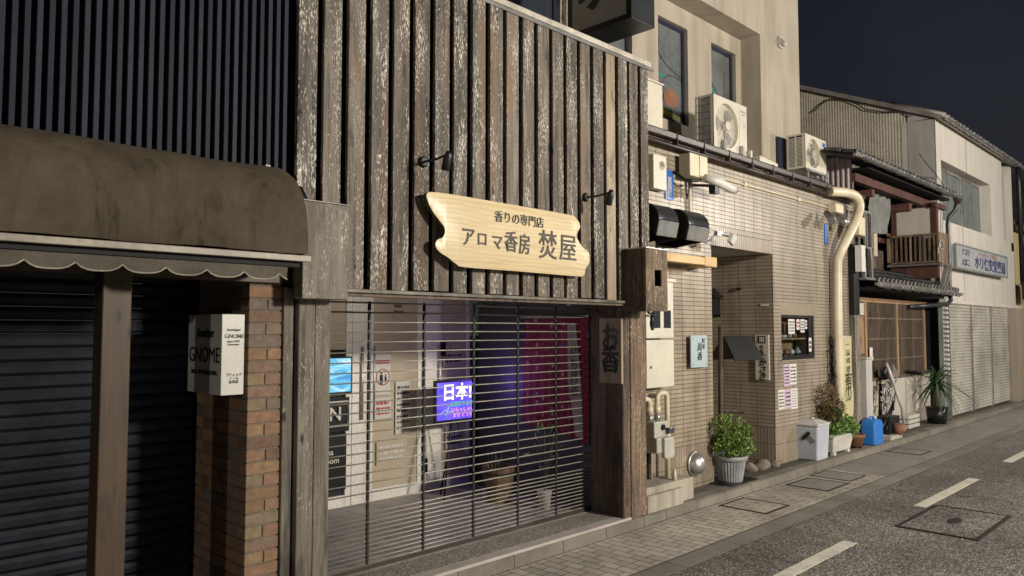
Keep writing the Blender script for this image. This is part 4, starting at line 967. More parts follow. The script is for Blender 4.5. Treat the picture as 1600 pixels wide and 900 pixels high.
# AC units
def ac(x0, x1, y0, y1, z0, z1, label, grid, mark=False):
    T = thing("air_conditioner", label, "air conditioner", ((x0 + x1) / 2, (y0 + y1) / 2, z0), "outdoor air conditioners on the low roof")
    w = x1 - x0; h = z1 - z0; fx = x0 + w * .40; fz = z0 + h * .49; fr = min(w * .33, h * .42)
    s = MB(); s.box(x0, x1, y0 + .004, y0 + .03, z0, z1) if False else None
    # front panel with a round opening
    n = 40; ring = [(fx + fr * math.cos(2 * math.pi * k / n), fz + fr * math.sin(2 * math.pi * k / n)) for k in range(n)]
    def edge(ang):
        c, sn = math.cos(ang), math.sin(ang); t = 1e9
        for lim, d in ((x1 - fx, c), (x0 - fx, c), (z1 - fz, sn), (z0 - fz, sn)):
            if abs(d) > 1e-6 and lim / d > 0: t = min(t, lim / d)
        return (fx + c * t, fz + sn * t)
    angs = sorted([2 * math.pi * k / n for k in range(n)] + [math.atan2(b - fz, a - fx) % (2 * math.pi) for a in (x0, x1) for b in (z0, z1)])
    inn = [(fx + fr * math.cos(a), fz + fr * math.sin(a)) for a in angs]; out = [edge(a) for a in angs]
    for i in range(len(angs)):
        j = (i + 1) % len(angs)
        s.face([(inn[i][0], y0, inn[i][1]), (inn[j][0], y0, inn[j][1]), (out[j][0], y0, out[j][1]), (out[i][0], y0, out[i][1])])
        s.face([(inn[i][0], y0, inn[i][1]), (inn[j][0], y0, inn[j][1]), (inn[j][0], y0 + .06, inn[j][1]), (inn[i][0], y0 + .06, inn[i][1])], None, False)
    s.face([(x1, y0, z0), (x1, y1, z0), (x1, y1, z1), (x1, y0, z1)]); s.face([(x0, y0, z1), (x1, y0, z1), (x1, y1, z1), (x0, y1, z1)]); s.face([(x0, y0, z0), (x0, y1, z0), (x1, y1, z0), (x1, y0, z0)])
    s.box(x0, x0 + .02, y0, y0 + .035, z0, z1); s.box(x0, x0 + .02, y1 - .03, y1, z0, z1); s.box(x0, x0 + .02, y0 + .035, y1 - .03, z1 - .03, z1 - .001); s.box(x0, x0 + .02, y0 + .035, y1 - .03, z0, z0 + .04)
    s.face([(fx - fr, y0 + .058, fz - fr), (fx + fr, y0 + .058, fz - fr), (fx + fr, y0 + .058, fz + fr), (fx - fr, y0 + .058, fz + fr)])
    body = s.build("casing", M['white_paint'], T)
    s = MB(); s.face([(x0 + .018, y0 + .035, z0 + .04), (x0 + .018, y1 - .03, z0 + .04), (x0 + .018, y1 - .03, z1 - .03), (x0 + .018, y0 + .035, z1 - .03)]); s.build("coil", M['metal_grey'] if grid == 'wire' else M['mat_black'], T)
    s = MB()
    if grid == 'wire':
        for k in range(1, 7): zz = z0 + .04 + (h - .07) * k / 7; s.box(x0 - .004, x0 + .002, y0 + .03, y1 - .025, zz - .004, zz + .004)
        s.box(x0 - .004, x0 + .002, y1 - .09, y1 - .085, z0 + .04, z1 - .03)
    else:
        zz = z0 + .05
        while zz < z1 - .05: s.box(x0 - .003, x0 + .006, y0 + .035, y1 - .03, zz, zz + .011); zz += .021
        s.box(x0 - .004, x0 + .006, (y0 + y1) / 2 - .008, (y0 + y1) / 2 + .008, z0 + .03, z1 - .03)
    s.build("side_grille", M['white_paint'] if grid != 'wire' else M['metal_grey'], T)
    s = MB(); s.lathe([(.055 * h / .6, 0), (.055 * h / .6, .012), (.045 * h / .6, .02)], (fx, y0 - .002, fz), 24, mat=Matrix.Rotation(R(90), 4, 'X')); s.build("fan_hub", M['white_paint'], T)
    s = MB()
    for k in range(1, 8 if mark else 13): 
        r_ = fr * k / (8 if mark else 13); s.tube([(fx + r_ * math.cos(a), y0 - .004, fz + r_ * math.sin(a)) for a in [2 * math.pi * q / 28 for q in range(29)]], .0022, 4, cap=False)
    for k in range(10): a = k * math.pi / 5; s.tube([(fx, y0 - .002, fz), (fx + fr * 1.02 * math.cos(a), y0 - .003, fz + fr * 1.02 * math.sin(a))], .003, 4)
    s.build("fan_guard", M['white_paint'], T)
    s = MB()
    for k in range(3):
        a0 = k * 2.094 + .5; pts = []
        s.prism([(fx + fr * .9 * r * math.cos(a0 + q), fz + fr * .9 * r * math.sin(a0 + q)) for r, q in ((.2, 0), (.95, .1), (1, .6), (.8, .95), (.2, .5))], .006, 'y', y0 + .035)
    s.build("fan_blades", M['metal_grey'], T)
    s = MB(); s.box(x0 + w * .77, x0 + w * .773, y0 - .002, y0 + .001, z0 + .01, z1 - .01); s.build("panel_joint", M['plaster_grey'], T)
    s = MB()
    if mark: s.box(x1 - w * .17, x1 - w * .04, y0 - .003, y0, z1 - h * .20, z1 - h * .08)
    else:
        for q in range(5): s.box(x1 - w * .19 + q * w * .033, x1 - w * .165 + q * w * .033, y0 - .003, y0, z1 - h * .14, z1 - h * .11)
        s.box(x1 - w * .16, x1 - w * .06, y0 - .002, y0, z1 - h * .2, z1 - h * .17); s.box(x1 - w * .12, x1 - w * .05, y0 - .002, y0, z1 - h * .40, z1 - h * .38)
    s.build("badge", M['blue_plate'] if mark else M['plaster_grey'], T)
    return T
T = ac(8.87, 9.79, 5.10, 5.37, 4.33, 5.06, "larger air conditioner with a wire side grille in front of the painted windows", 'wire')
for x_ in (9.05, 9.55): s = MB(); s.box(x_, x_ + .05, 5.04, 5.09, 4.16, 4.46); s.box(x_, x_ + .05, 5.088, 5.38, 4.27, 4.32); s.build("mounting_bracket", M['metal_grey'], T)
T = ac(11.68, 12.50, 5.10, 5.40, 4.49, 5.05, "smaller air conditioner with a louvred side and blue badge at the roof's right end", 'louvre', True)
s = MB()
for x_ in (11.75, 12.42):
    for y_ in (5.08, 5.42): s.box(x_, x_ + .03, y_, y_ + .03, 4.15, 4.485)
for y_ in (5.08, 5.42): s.box(11.70, 12.52, y_, y_ + .03, 4.455, 4.488)
for k in range(5): s.box(11.9 + k * .14, 11.92 + k * .14, 5.08, 5.44, 4.37, 4.39)
s.build("stand", M['metal_grey'], T)
s = MB(); s.box(11.5, 11.66, 5.45, 5.49, 4.5, 5.02); s.build("unit_shadow_plate", M['navy'], T)  # dark plate standing for the unit's shadow on the wall behind
T_ = thing("duct_cover", "pale pipe cover box lying on the low roof between the air conditioners", "box", (11.1, 5.2, 4.25))
dc = aty(1196, 255, 5.05); s = MB(); s.cbox((dc.x, 5.1, dc.z), (.55, .22, .09), 0, 0, R(4)); s.cbox((dc.x - .45, 5.05, dc.z + .0), (.05, .05, .22)); s.build("cover", M['white_paint'], T_, bevel=.012)

# things on the tiled wall
def boxT(name, label, cat, x0, x1, y0, y1, z0, z1, m, bev=.006, part="casing", group=None):
    T = thing(name, label, cat, ((x0 + x1) / 2, (y0 + y1) / 2, z0), group); s = MB(); s.box(x0, x1, y0, y1, z0, z1); s.build(part, m, T, bevel=bev); return T
T = boxT("telephone_box", "small cream wall box with a round ringed mark at the tiled wall's upper left", "box", 6.84, 7.09, 4.66, 4.748, 3.46, 3.84, M['white_paint'])
s = MB(); s.lathe([(.040, 0), (.045, 0), (.045, .003), (.040, .003)], (7.0, 4.658, 3.73), 24, mat=Matrix.Rotation(R(90), 4, 'X'), cap=False); s.build("ring_mark", M['ink'], T)
text("lettering", "秀", .06, (7.0, 4.657, 3.73), XP, ZP, M['ink'], T, .003, .005)
T = boxT("blue_nameplate", "narrow blue enamel plate with white characters under the junction box", "sign", 7.18, 7.335, 4.735, 4.748, 3.39, 3.73, M['blue_plate'], .002, "plate")
text("lettering", "尾\n張\n町", .085, (7.258, 4.732, 3.53), XP, ZP, M['paper'], T, .003, .01, linesp=.9)
T = boxT("junction_box", "large square beige junction box under the gutter", "box", 7.40, 7.78, 4.55, 4.70, 3.665, 3.93, M['cream_pipe'], .01)
s = MB(); s.box(7.595, 7.60, 4.546, 4.552, 3.67, 3.925); s.build("lid_seam", M['metal_brown'], T)
s = MB(); s.box(7.5, 7.7, 4.70, 4.75, 3.72, 3.88); s.tube([(7.66, 4.72, 3.66), (7.66, 4.72, 3.12)], .019, 8); s.build("mount", M['cream_pipe'], T)
T = thing("bullet_camera", "white bullet security camera pointing right under the junction box", "camera", (7.8, 4.5, 3.58))
s = MB(); s.tube([(7.62, 4.50, 3.66), (7.80, 4.42, 3.62), (8.0, 4.40, 3.58), (8.10, 4.39, 3.57)], [.045, .055, .05, .045], 16); s.build("body", M['white_plastic'], T)
s = MB(); s.tube([(8.09, 4.392, 3.571), (8.125, 4.388, 3.566)], .038, 16); s.build("lens", M['metal_black'], T)
s = MB(); s.tube([(7.62, 4.7, 3.6), (7.7, 4.5, 3.58), (7.75, 4.43, 3.60)], .016, 8); s.cbox((7.76, 4.46, 3.53), (.10, .08, .09)); s.build("bracket", M['metal_black'], T)
T = thing("bullet_camera", "dark mount and looping black cables left of the junction box", "camera mount", (7.4, 4.6, 3.5))
s = MB(); s.tube([(7.33, 4.73, 3.72), (7.36, 4.6, 3.62), (7.45, 4.52, 3.60), (7.55, 4.5, 3.62)], .016, 8); s.tube([(7.38, 4.6, 3.6), (7.42, 4.62, 3.45), (7.50, 4.66, 3.42), (7.53, 4.66, 3.5), (7.50, 4.6, 3.6)], .007, 6); s.build("arm", M['metal_black'], T)
T.name = "cable_mount"
# curved black exhaust hoods
def hood(x0, x1, label):
    T = thing("exhaust_hood", label, "exhaust hood", ((x0 + x1) / 2, 4.5, 2.85), "curved black exhaust hoods on the tiled wall")
    prof = [(4.75, 3.235)] + [(4.52 - .19 * math.sin(a), 3.055 + .18 * math.cos(a)) for a in [math.pi / 2 * k / 9 for k in range(10)]] + [(4.33, 3.05), (4.37, 2.90), (4.75, 2.86)]
    s = MB(); n = len(prof)
    outer = prof; 
    for i in range(n - 3):
        s.face([(x0, *outer[i]), (x1, *outer[i]), (x1, *outer[i + 1]), (x0, *outer[i + 1])], None, True)
    s.face([(x1, *p) for p in outer])
    s.face([(x0, 4.75, 3.235), (x1, 4.75, 3.235), (x1, 4.75, 2.86), (x0, 4.75, 2.86)])
    s.face([(x0 + .001, *p) for p in outer])
    s.build("hood", M['metal_hood'], T, merge=.0005)
    s = MB(); s.prism([(4.322, 3.04), (4.360, 2.89), (4.375, 2.885), (4.337, 3.045)], x1 - x0, 'x', x0); s.build("louvre_flap", M['metal_grey'], T)
    s = MB(); s.prism([(p[0] * .97 + .14, p[1] * .96 + .12) for p in outer], .004, 'x', x0 - .003); s.build("dark_mouth", M['mat_black'], T); return T
hood(6.44, 6.80, "curved black exhaust hood nearest the wooden shop"); hood(7.00, 7.42, "curved black exhaust hood nearest the recessed entrance")
T = boxT("switch_box", "small white rounded box right of the exhaust hoods", "box", 7.78, 7.96, 4.68, 4.748, 3.03, 3.28, M['white_plastic'], .015)
T = thing("flood_lamp", "small white flood lamp on a wire arm above the entrance corner", "lamp", (8.0, 4.6, 3.0))
s = MB(); s.cbox((8.20, 4.48, 3.00), (.16, .05, .12), R(15), R(20), R(12)); s.build("head", M['white_plastic'], T, bevel=.008)
s = MB(); s.tube([(7.60, 4.62, 2.90), (7.80, 4.6, 2.93), (7.9, 4.55, 3.02), (8.0, 4.52, 3.04), (8.14, 4.5, 3.03)], .012, 8); s.cbox((7.98, 4.54, 3.05), (.12, .05, .05)); s.build("arm", M['metal_grey'], T)
T = thing("yellow_beam", "yellow pine beam end running along the tiled wall from the post", "beam", (7.0, 4.6, 2.65))
s = MB(); s.box(6.2, 7.72, 4.50, 4.60, 2.655, 2.745); s.build("beam", M['yellow_wood'], T, bevel=.006)
s = MB(); s.box(7.60, 7.86, 4.492, 4.75, 2.642, 2.758); s.build("bracket", M['yellow_wood'], T, bevel=.01)
T = thing("meter_cabinet", "tall cream meter cabinet with two dark windows on the tiled wall", "cabinet", (6.85, 4.6, 1.31))
s = MB(); s.box(6.56, 7.075, 4.58, 4.748, 1.83, 2.44); s.build("upper_case", M['white_paint'], T, bevel=.01)
s = MB(); s.box(6.56, 7.075, 4.58, 4.748, 1.31, 1.815); s.build("lower_case", M['white_paint'], T, bevel=.01)
s = MB(); s.box(6.68, 6.81, 4.574, 4.581, 1.94, 2.13); s.build("meter_window", M['glass_dark'], T); s = MB(); s.box(6.88, 7.01, 4.574, 4.581, 1.94, 2.13); s.build("meter_window", M['glass_dark'], T)
s = MB(); s.box(6.54, 7.10, 4.56, 4.75, 2.44, 2.475); s.build("cap", M['white_paint'], T)
s = MB(); s.lathe([(.014, 0), (.014, .012)], (6.63, 4.578, 1.53), 16, mat=Matrix.Rotation(R(90), 4, 'X')); s.build("lock", M['metal_grey'], T)
s = MB(); s.tube([(6.40, 4.45, 2.10), (6.50, 4.44, 2.06), (6.58, 4.46, 2.10), (6.66, 4.5, 2.07), (6.70, 4.55, 2.12)], .012, 8); s.tube([(6.5, 4.46, 2.1), (6.48, 4.46, 1.98), (6.55, 4.5, 1.93)], .02, 8); tag(s.build("cable_bundle", M['metal_black']), "bundled black cables beside the slotted box and the meter cabinet", "cable")
T = thing("glass_nameplate", "pale blue glass nameplate with black brushed characters and corner studs", "sign", (7.78, 4.7, 1.48))
s = MB(); s.box(7.585, 7.945, 4.685, 4.70, 1.485, 1.855); s.build("plate", plain("pale_blue_glass_plate", (.42, .52, .55), .2, grime=.08, var=.03, bump=0), T, bevel=.003)
s = MB()
for q in ((7.62, 1.52), (7.91, 1.52), (7.62, 1.82), (7.91, 1.82)): s.lathe([(.010, 0), (.010, .06)], (q[0], 4.74, q[1]), 12, mat=Matrix.Rotation(R(90), 4, 'X'))
s.build("stud", M['steel'], T)
text("lettering", "町\n家", .065, (7.855, 4.683, 1.755), XP, ZP, M['ink_black'], T, .002, .01)
text("lettering", "尚\n香", .105, (7.765, 4.683, 1.66), XP, ZP, M['ink_black'], T, .002, .015, shear=.15)
# gas meter and pipes on the concrete block
T = thing("concrete_block", "low concrete block at the foot of the tiled wall under the gas pipe", "block", (6.8, 4.6, .10))
s = MB(); s.box(6.28, 7.245, 4.46, 4.748, .10, .335); s.build("block", M['concrete'], T, bevel=.012); s = MB(); s.box(6.30, 6.95, 4.40, 4.458, .10, .27); s.build("front_step", M['concrete'], T, bevel=.012)
T = thing("gas_meter", "grey gas meter hung from two cream pipe elbows", "gas meter", (6.8, 4.6, .62))
s = MB(); s.box(6.60, 6.86, 4.52, 4.70, .80, .965); s.build("meter_head", M['meter'], T, bevel=.012)
s = MB(); s.box(6.62, 6.87, 4.50, 4.69, .64, .80); s.prism([(6.72, .58), (6.86, .58), (6.885, .61), (6.885, .80), (6.70, .80), (6.70, .61)], .05, 'y', 4.46); s.build("meter_body", M['meter'], T, bevel=.014)
s = MB(); s.box(6.80, 6.905, 4.475, 4.52, .835, .895); s.build("dial", M['glass_dark'], T, bevel=.004)
s = MB(); s.lathe([(.03, 0), (.03, .02)], (6.745, 4.52, .905), 16, mat=Matrix.Rotation(R(90), 4, 'X')); s.build("knob", M['metal_black'], T)
T = thing("gas_pipe", "cream gas pipework rising from the concrete block and bending into the meter", "pipe", (6.95, 4.6, .335))
s = MB(); s.tube([(6.985, 4.62, .335), (6.985, 4.62, 1.20), (6.975, 4.62, 1.225), (6.94, 4.62, 1.245), (6.85, 4.62, 1.245), (6.81, 4.62, 1.225), (6.80, 4.62, 1.19), (6.80, 4.62, 1.02)], .027, 12)
s.tube([(6.45, 4.62, 1.20), (6.60, 4.62, 1.20), (6.645, 4.62, 1.185), (6.66, 4.62, 1.15), (6.66, 4.62, 1.02)], .030, 12); s.build("pipe", M['cream_pipe'], T)
s = MB(); 
for q in ((6.80, 1.08), (6.66, 1.08), (6.985, .78)): s.tube([(q[0], 4.62, q[1] - .03), (q[0], 4.62, q[1] + .03)], .036, 12)
s.build("collar", M['cream_pipe'], T)
s = MB()
for q in (6.80, 6.66): s.tube([(q, 4.62, .96), (q, 4.62, 1.03)], .034, 10)
s.build("union_nut", M['metal_grey'], T)
s = MB(); s.box(6.95, 7.02, 4.60, 4.75, .90, .915); s.box(6.95, 7.02, 4.60, 4.75, .68, .695); s.box(6.76, 6.80, 4.70, 4.745, .30, 1.20); s.build("pipe_clamp", M['metal_brown'], T)
s = MB(); s.tube([(6.93, 4.50, .335), (6.93, 4.50, .45)], [.028, .016], 10); tag(s.build("pipe_stub", M['cream_pipe']), "short tapered cream stub standing on the concrete block", "pipe")
# stainless vent hood
T = thing("vent_hood", "round stainless vent hood low on the tiled wall", "vent", (7.66, 4.7, .40))
s = MB(); n = 24
hc = Vector((7.72, 4.745, .375)); rad = .135
s.lathe([(rad + .012, 0), (rad + .012, .018), (rad, .022)], hc, 32, mat=Matrix.Rotation(R(90), 4, 'X')); s.build("flange", M['steel'], T)
s = MB()
def hp(i, k):
    th = math.pi * (-.5 + i / 16) ; ph = math.pi * .80 * k / 12
    # dome with its mouth cut towards the ground
    d = Vector((math.sin(th), -math.sin(ph) * math.cos(th) if False else 0, 0))
    return hc + Vector((rad * math.sin(th), -rad * .95 * math.cos(th) * math.sin(ph), rad * math.cos(th) * math.cos(ph)))
for i in range(16):
    for k in range(12): s.face([hp(i, k), hp(i + 1, k), hp(i + 1, k + 1), hp(i, k + 1)], None, True)
s.build("dome", M['steel'], T, merge=.0005)
s = MB(); s.lathe([(rad * .9, 0), (rad * .9, .02)], hc + Vector((0, .0, -.01)), 28, mat=Matrix.Rotation(R(90), 4, 'X')); s.build("dark_opening", M['mat_black'], T)

# entrance things
T = thing("entrance_lantern", "small dark roofed wall lantern at the back of the entrance", "lantern", (9.6, 5.75, 2.1))
s = MB(); s.box(9.58, 9.775, 5.56, 5.72, 2.13, 2.36); s.build("glass_box", M['glass_frost'], T)
s = MB(); s.prism([(5.50, 2.40), (5.56, 2.44), (5.64, 2.52), (5.72, 2.44), (5.78, 2.40), (5.78, 2.375), (5.50, 2.375)], .24, 'x', 9.54); s.box(9.56, 9.78, 5.55, 5.57, 2.11, 2.375); s.box(9.56, 9.78, 5.71, 5.73, 2.11, 2.375); s.box(9.56, 9.78, 5.55, 5.73, 2.105, 2.128); s.build("lantern_roof", M['metal_black'], T)
T = thing("entrance_sign", "white vertical wooden sign with a black emblem and brushed kana", "sign", (9.77, 4.91, 1.23))
s = MB(); s.box(9.755, 9.778, 4.815, 5.015, 1.235, 1.85); s.build("board", M['white_paint'], T, bevel=.003)
s = MB(); s.cbox((9.752, 4.915, 1.785), (.006, .11, .10), 0, R(0)); s.build("emblem", M['ink_black'], T)
s = MB()
for k in (-1, 0, 1): s.box(9.745, 9.75, 4.912 + k * .025 - .006, 4.912 + k * .025 + .006, 1.75, 1.82)
s.build("emblem_bar", M['paper'], T)
text("lettering", "味\n処", .055, (9.752, 4.915, 1.655), YM, ZP, M['ink'], T, .003, .005)
text("lettering", "た\nか\nさ\nき", .115, (9.752, 4.915, 1.415), YM, ZP, M['ink_black'], T, .003, .02, shear=.25, linesp=.82)
T = boxT("wall_plate", "tiny white plate high on the entrance side wall", "plate", 9.77, 9.779, 4.82, 4.93, 2.245, 2.275, M['paper'], 0, "plate")
T = boxT("wall_socket", "small dark wall fitting on the entrance side wall", "fitting", 9.75, 9.779, 5.22, 5.28, 2.475, 2.51, M['metal_black'], 0)
T = thing("roofed_stand", "black stand with a little gabled roof in the entrance", "stand", (8.95, 4.95, .1))
sx, sy_ = 8.66, 4.95
s = MB(); s.tube([(sx + .02, sy_, .10), (sx + .06, sy_, 1.97)], .032, 10); s.build("post", M['post_dark'], T)
s = MB(); s.tube([(sx + .04, sy_, .90), (sx + .62, sy_, .84)], .022, 8); s.build("arm", M['post_dark'], T)
r1, r2 = aty(1121, 523, 4.95), aty(1166, 525, 4.95)
ridge_a = Vector((8.72, 4.90, 1.83)); ridge_b = Vector((9.42, 4.90, 1.83))
s = MB()
for sg in (-1, 1):
    a = ridge_a; b = ridge_b; d = Vector((0, sg * .17 * (1 if sg < 0 else 1.2), -.30))
    q = [a, b, b + d + Vector((.03, 0, 0)), a + d + Vector((-.03, 0, 0))]; n_ = (q[1] - q[0]).cross(q[3] - q[0]).normalized() * .014
    s.face([p for p in q]); s.face([p + n_ for p in q])
    for i in range(4): j = (i + 1) % 4; s.face([q[i], q[j], q[j] + n_, q[i] + n_])
s.build("roof", M['metal_black'], T)
s = MB(); s.prism([(4.90, 1.80), (4.76, 1.55), (5.07, 1.50)], .012, 'x', 9.36); s.build("gable_board", M['post_dark'], T)

def pot_group():
    T = thing("potted_shrub", "bushy green shrub in a ribbed grey pot beside the entrance", "potted plant", (8.3, 4.63, .10))
    s = MB(); c = (8.33, 4.63, 0); s.lathe([(.13, .105), (.145, .13), (.185, .36), (.190, .37)], c, 64, flute=.05); s.build("pot", M['pot_grey'], T)
    s = MB(); s.lathe([(.19, .365), (.205, .37), (.21, .42), (.195, .425), (.185, .38)], c, 40); s.build("rim", M['pot_grey'], T)
    s = MB(); s.lathe([(.01, .39), (.18, .39)], c, 20, cap=False); s.build("soil", M['soil'], T)
    s = MB(); rn = random.Random(2)
    for k in range(16):
        a = rn.uniform(0, 6.28); r_ = rn.uniform(.05, .25); s.tube([(c[0] + .03 * math.cos(a), c[1] + .03 * math.sin(a), .38), (c[0] + r_ * .6 * math.cos(a), c[1] + r_ * .6 * math.sin(a), .55), (c[0] + r_ * math.cos(a), c[1] + r_ * math.sin(a), rn.uniform(.6, .82))], .004, 5)
    s.build("stem", M['stem'], T)
    leaves("foliage", M['leaf'], T, [((8.32, 4.60, .62), (.28, .24, .20)), ((8.20, 4.62, .72), (.18, .18, .19)), ((8.45, 4.58, .66), (.20, .18, .18)), ((8.33, 4.50, .53), (.22, .14, .12)), ((8.22, 4.60, .55), (.20, .2, .14))], 4200, .042, .25, 11, 1.9)
    return T
pot_group()
T = thing("pot_tray", "dark rubber tray under the ribbed grey pot", "tray", (8.35, 4.62, .10))
s = MB(); s.box(8.05, 8.72, 4.46, 4.86, .101, .112); s.build("tray", M['metal_black'], T, bevel=.003)
T = thing("umbrella_bin", "narrow black bin with a steel rim behind the ribbed pot", "bin", (8.68, 4.75, .11))
s = MB(); s.lathe([(.085, .113), (.095, .48)], (8.70, 4.74, 0), 24); s.build("bin", M['metal_black'], T); s = MB(); s.lathe([(.097, .48), (.105, .485), (.105, .51), (.092, .512)], (8.70, 4.74, 0), 24); s.build("rim", M['steel'], T)
rs = random.Random(8)
for k, (qx, qy, r_) in enumerate(((9.14, 4.80, .10), (9.35, 4.76, .08), (9.52, 4.80, .095), (9.66, 4.73, .07))):
    bm = bmesh.new(); bmesh.ops.create_icosphere(bm, subdivisions=3, radius=r_)
    for v in bm.verts: v.co *= 1 + .35 * noise.noise(v.co * 9 + Vector((k * 3, 0, 0))); v.co.z *= .7
    for v in bm.verts: v.co += Vector((qx, qy, .10 + r_ * .45))
    me = bpy.data.meshes.new("stone"); bm.to_mesh(me); bm.free(); me.materials.append(M['stone'])
    o = bpy.data.objects.new("stone", me); COL.objects.link(o)
    tag(o, ["rough stone nearest the black bin", "small stone second from the bin", "rough stone third from the bin", "small stone right at the tiled corner"][k] + " on the entrance floor", "stone", "stones edging the entrance")

# pale bin
def bin_():
    bx, by_ = 10.62, 4.64; w = .43; d_ = .40
    T = thing("rubbish_bin", "pale blue square rubbish bin with a white lid by the corner", "bin", (bx, by_, .10))
    s = MB(); a0, b0, a1, b1 = w / 2 * .84, d_ / 2 * .84, w / 2 * .96, d_ / 2 * .96
    v = [(bx + i * a0, by_ + j * b0, .10) for i, j in ((-1, -1), (1, -1), (1, 1), (-1, 1))] + [(bx + i * a1, by_ + j * b1, .575) for i, j in ((-1, -1), (1, -1), (1, 1), (-1, 1))]
    s.face([v[i] for i in (0, 3, 2, 1)]); s.face([v[i] for i in (4, 5, 6, 7)])
    for i in range(4): j = (i + 1) % 4; s.face([v[i], v[j], v[j + 4], v[i + 4]])
    s.build("bin_body", M['bin'], T, bevel=.025, seg=3, merge=.0005)
    s = MB(); s.box(bx - w / 2, bx + w / 2, by_ - d_ / 2, by_ + d_ / 2, .575, .612)
    s.build("lid_rim", M['bin_lid'], T, bevel=.012)
    s = MB(); c = [(bx - w / 2 + .02, by_ - d_ / 2 + .02), (bx + w / 2 - .02, by_ - d_ / 2 + .02), (bx + w / 2 - .02, by_ + d_ / 2 - .02), (bx - w / 2 + .02, by_ + d_ / 2 - .02)]; e_ = [(bx - .1, by_ - .09), (bx + .1, by_ - .09), (bx + .1, by_ + .09), (bx - .1, by_ + .09)]
    for i in range(4): j = (i + 1) % 4; s.face([(*c[i], .612), (*c[j], .612), (*e_[j], .655), (*e_[i], .655)])
    s.face([(*q, .655) for q in e_]); s.build("lid_top", M['bin_lid'], T, bevel=.008, merge=.0005)
    s = MB(); s.tube([(bx - .04, by_ - .04, .655), (bx - .03, by_ - .04, .675), (bx + .03, by_ - .04, .675), (bx + .04, by_ - .04, .655)], .010, 8); s.build("lid_knob", M['bin_lid'], T)
    s = MB(); s.cbox((bx - w / 2 * .93 - .004, by_ - .02, .44), (.012, .15, .045), 0, R(-45), R(-4)); s.build("latch", M['metal_black'], T)
    s = MB(); s.cbox((bx - w / 2 * .93 - .003, by_ - .10, .40), (.010, .10, .05), 0, R(45), R(-4)); s.build("sticker", M['metal_grey'], T)
bin_()
T = thing("white_planter", "white footed trough planter with leafy greenery and a reddish shrub", "planter", (11.4, 4.62, .10))
s = MB(); px0, px1, py0, py1 = 11.12, 11.88, 4.50, 4.78
def trough(s, ox0, ox1, oy0, oy1, z0, z1, tp):
    v = [(ox0 + tp, oy0 + tp * .6, z0), (ox1 - tp, oy0 + tp * .6, z0), (ox1 - tp, oy1 - tp * .6, z0), (ox0 + tp, oy1 - tp * .6, z0), (ox0, oy0, z1), (ox1, oy0, z1), (ox1, oy1, z1), (ox0, oy1, z1)]
    s.face([v[i] for i in (0, 3, 2, 1)]); s.face([v[i] for i in (4, 5, 6, 7)])
    for i in range(4): j = (i + 1) % 4; s.face([v[i], v[j], v[j + 4], v[i + 4]])
px0, px1, py0, py1 = 10.98, 11.72, 4.46, 4.74
trough(s, px0, px1, py0, py1, .14, .36, .06); s.build("trough", M['pot_white'], T, bevel=.02, seg=3, merge=.0005)
s = MB(); s.box(px0 - .015, px1 + .015, py0 - .015, py1 + .015, .36, .385); s.build("rim", M['pot_white'], T, bevel=.01)
for a in (px0 + .08, px1 - .16):
    for b in (py0 + .03, py1 - .10):
        s = MB(); s.box(a, a + .08, b, b + .07, .10, .145); s.build("foot", M['pot_white'], T, bevel=.008)
leaves("foliage", M['leaf_bright'], T, [((11.35, 4.60, .46), (.36, .20, .11)), ((11.62, 4.55, .50), (.26, .18, .12)), ((11.72, 4.52, .44), (.20, .14, .12)), ((11.15, 4.58, .47), (.18, .16, .09))], 2200, .05, .2, 31, 1.6)
T = thing("reddish_shrub", "upright reddish green shrub rising behind the white planter", "shrub", (11.35, 4.68, .36))
s = MB(); rn = random.Random(5)
for k in range(12): a = rn.uniform(0, 6.28); s.tube([(11.3, 4.66, .36), (11.28 + .12 * math.cos(a), 4.64 + .06 * math.sin(a), .7), (11.25 + .26 * math.cos(a), 4.62 + .1 * math.sin(a), rn.uniform(.85, 1.12))], .004, 5)
s.build("stem", M['stem'], T)
leaves("foliage", M['leaf_red'], T, [((11.2, 4.62, .93), (.28, .14, .20)), ((11.36, 4.60, .72), (.30, .14, .22)), ((11.15, 4.62, .66), (.2, .12, .2))], 1700, .045, .3, 41, 1.9, gap=.05)
leaves("lower_foliage", M['leaf_dark'], T, [((11.25, 4.60, .62), (.26, .14, .18))], 700, .045, .3, 42, 1.9)
T = thing("dark_metal_trellis", "tangled dark metal trellis leaning on the tiled wall's right end", "trellis", (11.7, 4.7, .4))
s = MB(); rn = random.Random(9)
for k in range(46):
    xx_ = rn.uniform(11.45, 12.0); zz = rn.uniform(1.0, 1.80); s.tube([(xx_, rn.uniform(4.64, 4.72), zz), (xx_ + rn.uniform(-.1, .1), rn.uniform(4.62, 4.72), zz + rn.uniform(-.12, .12)), (xx_ + rn.uniform(-.16, .16), 4.68, zz + rn.uniform(-.25, .2))], rn.uniform(.005, .014), 5)
for xx_ in (11.5, 11.72, 11.94): s.tube([(xx_, 4.70, .4), (xx_ + .01, 4.71, 1.84)], .009, 6)
s.build("trellis", M['iron'], T)
T = thing("terracotta_pot", "orange terracotta pot on small feet between planter and jerrycan", "pot", (12.15, 4.55, .10))
s = MB(); c = (12.08, 4.60, 0); s.lathe([(.115, .13), (.15, .26), (.165, .265), (.168, .31), (.15, .312), (.14, .27)], c, 28); s.build("pot", M['terracotta'], T)
for a in range(3): s = MB(); s.box(c[0] + .09 * math.cos(a * 2.1 + .5) - .02, c[0] + .09 * math.cos(a * 2.1 + .5) + .02, c[1] + .09 * math.sin(a * 2.1 + .5) - .02, c[1] + .09 * math.sin(a * 2.1 + .5) + .02, .10, .132); s.build("foot", M['metal_black'], T)
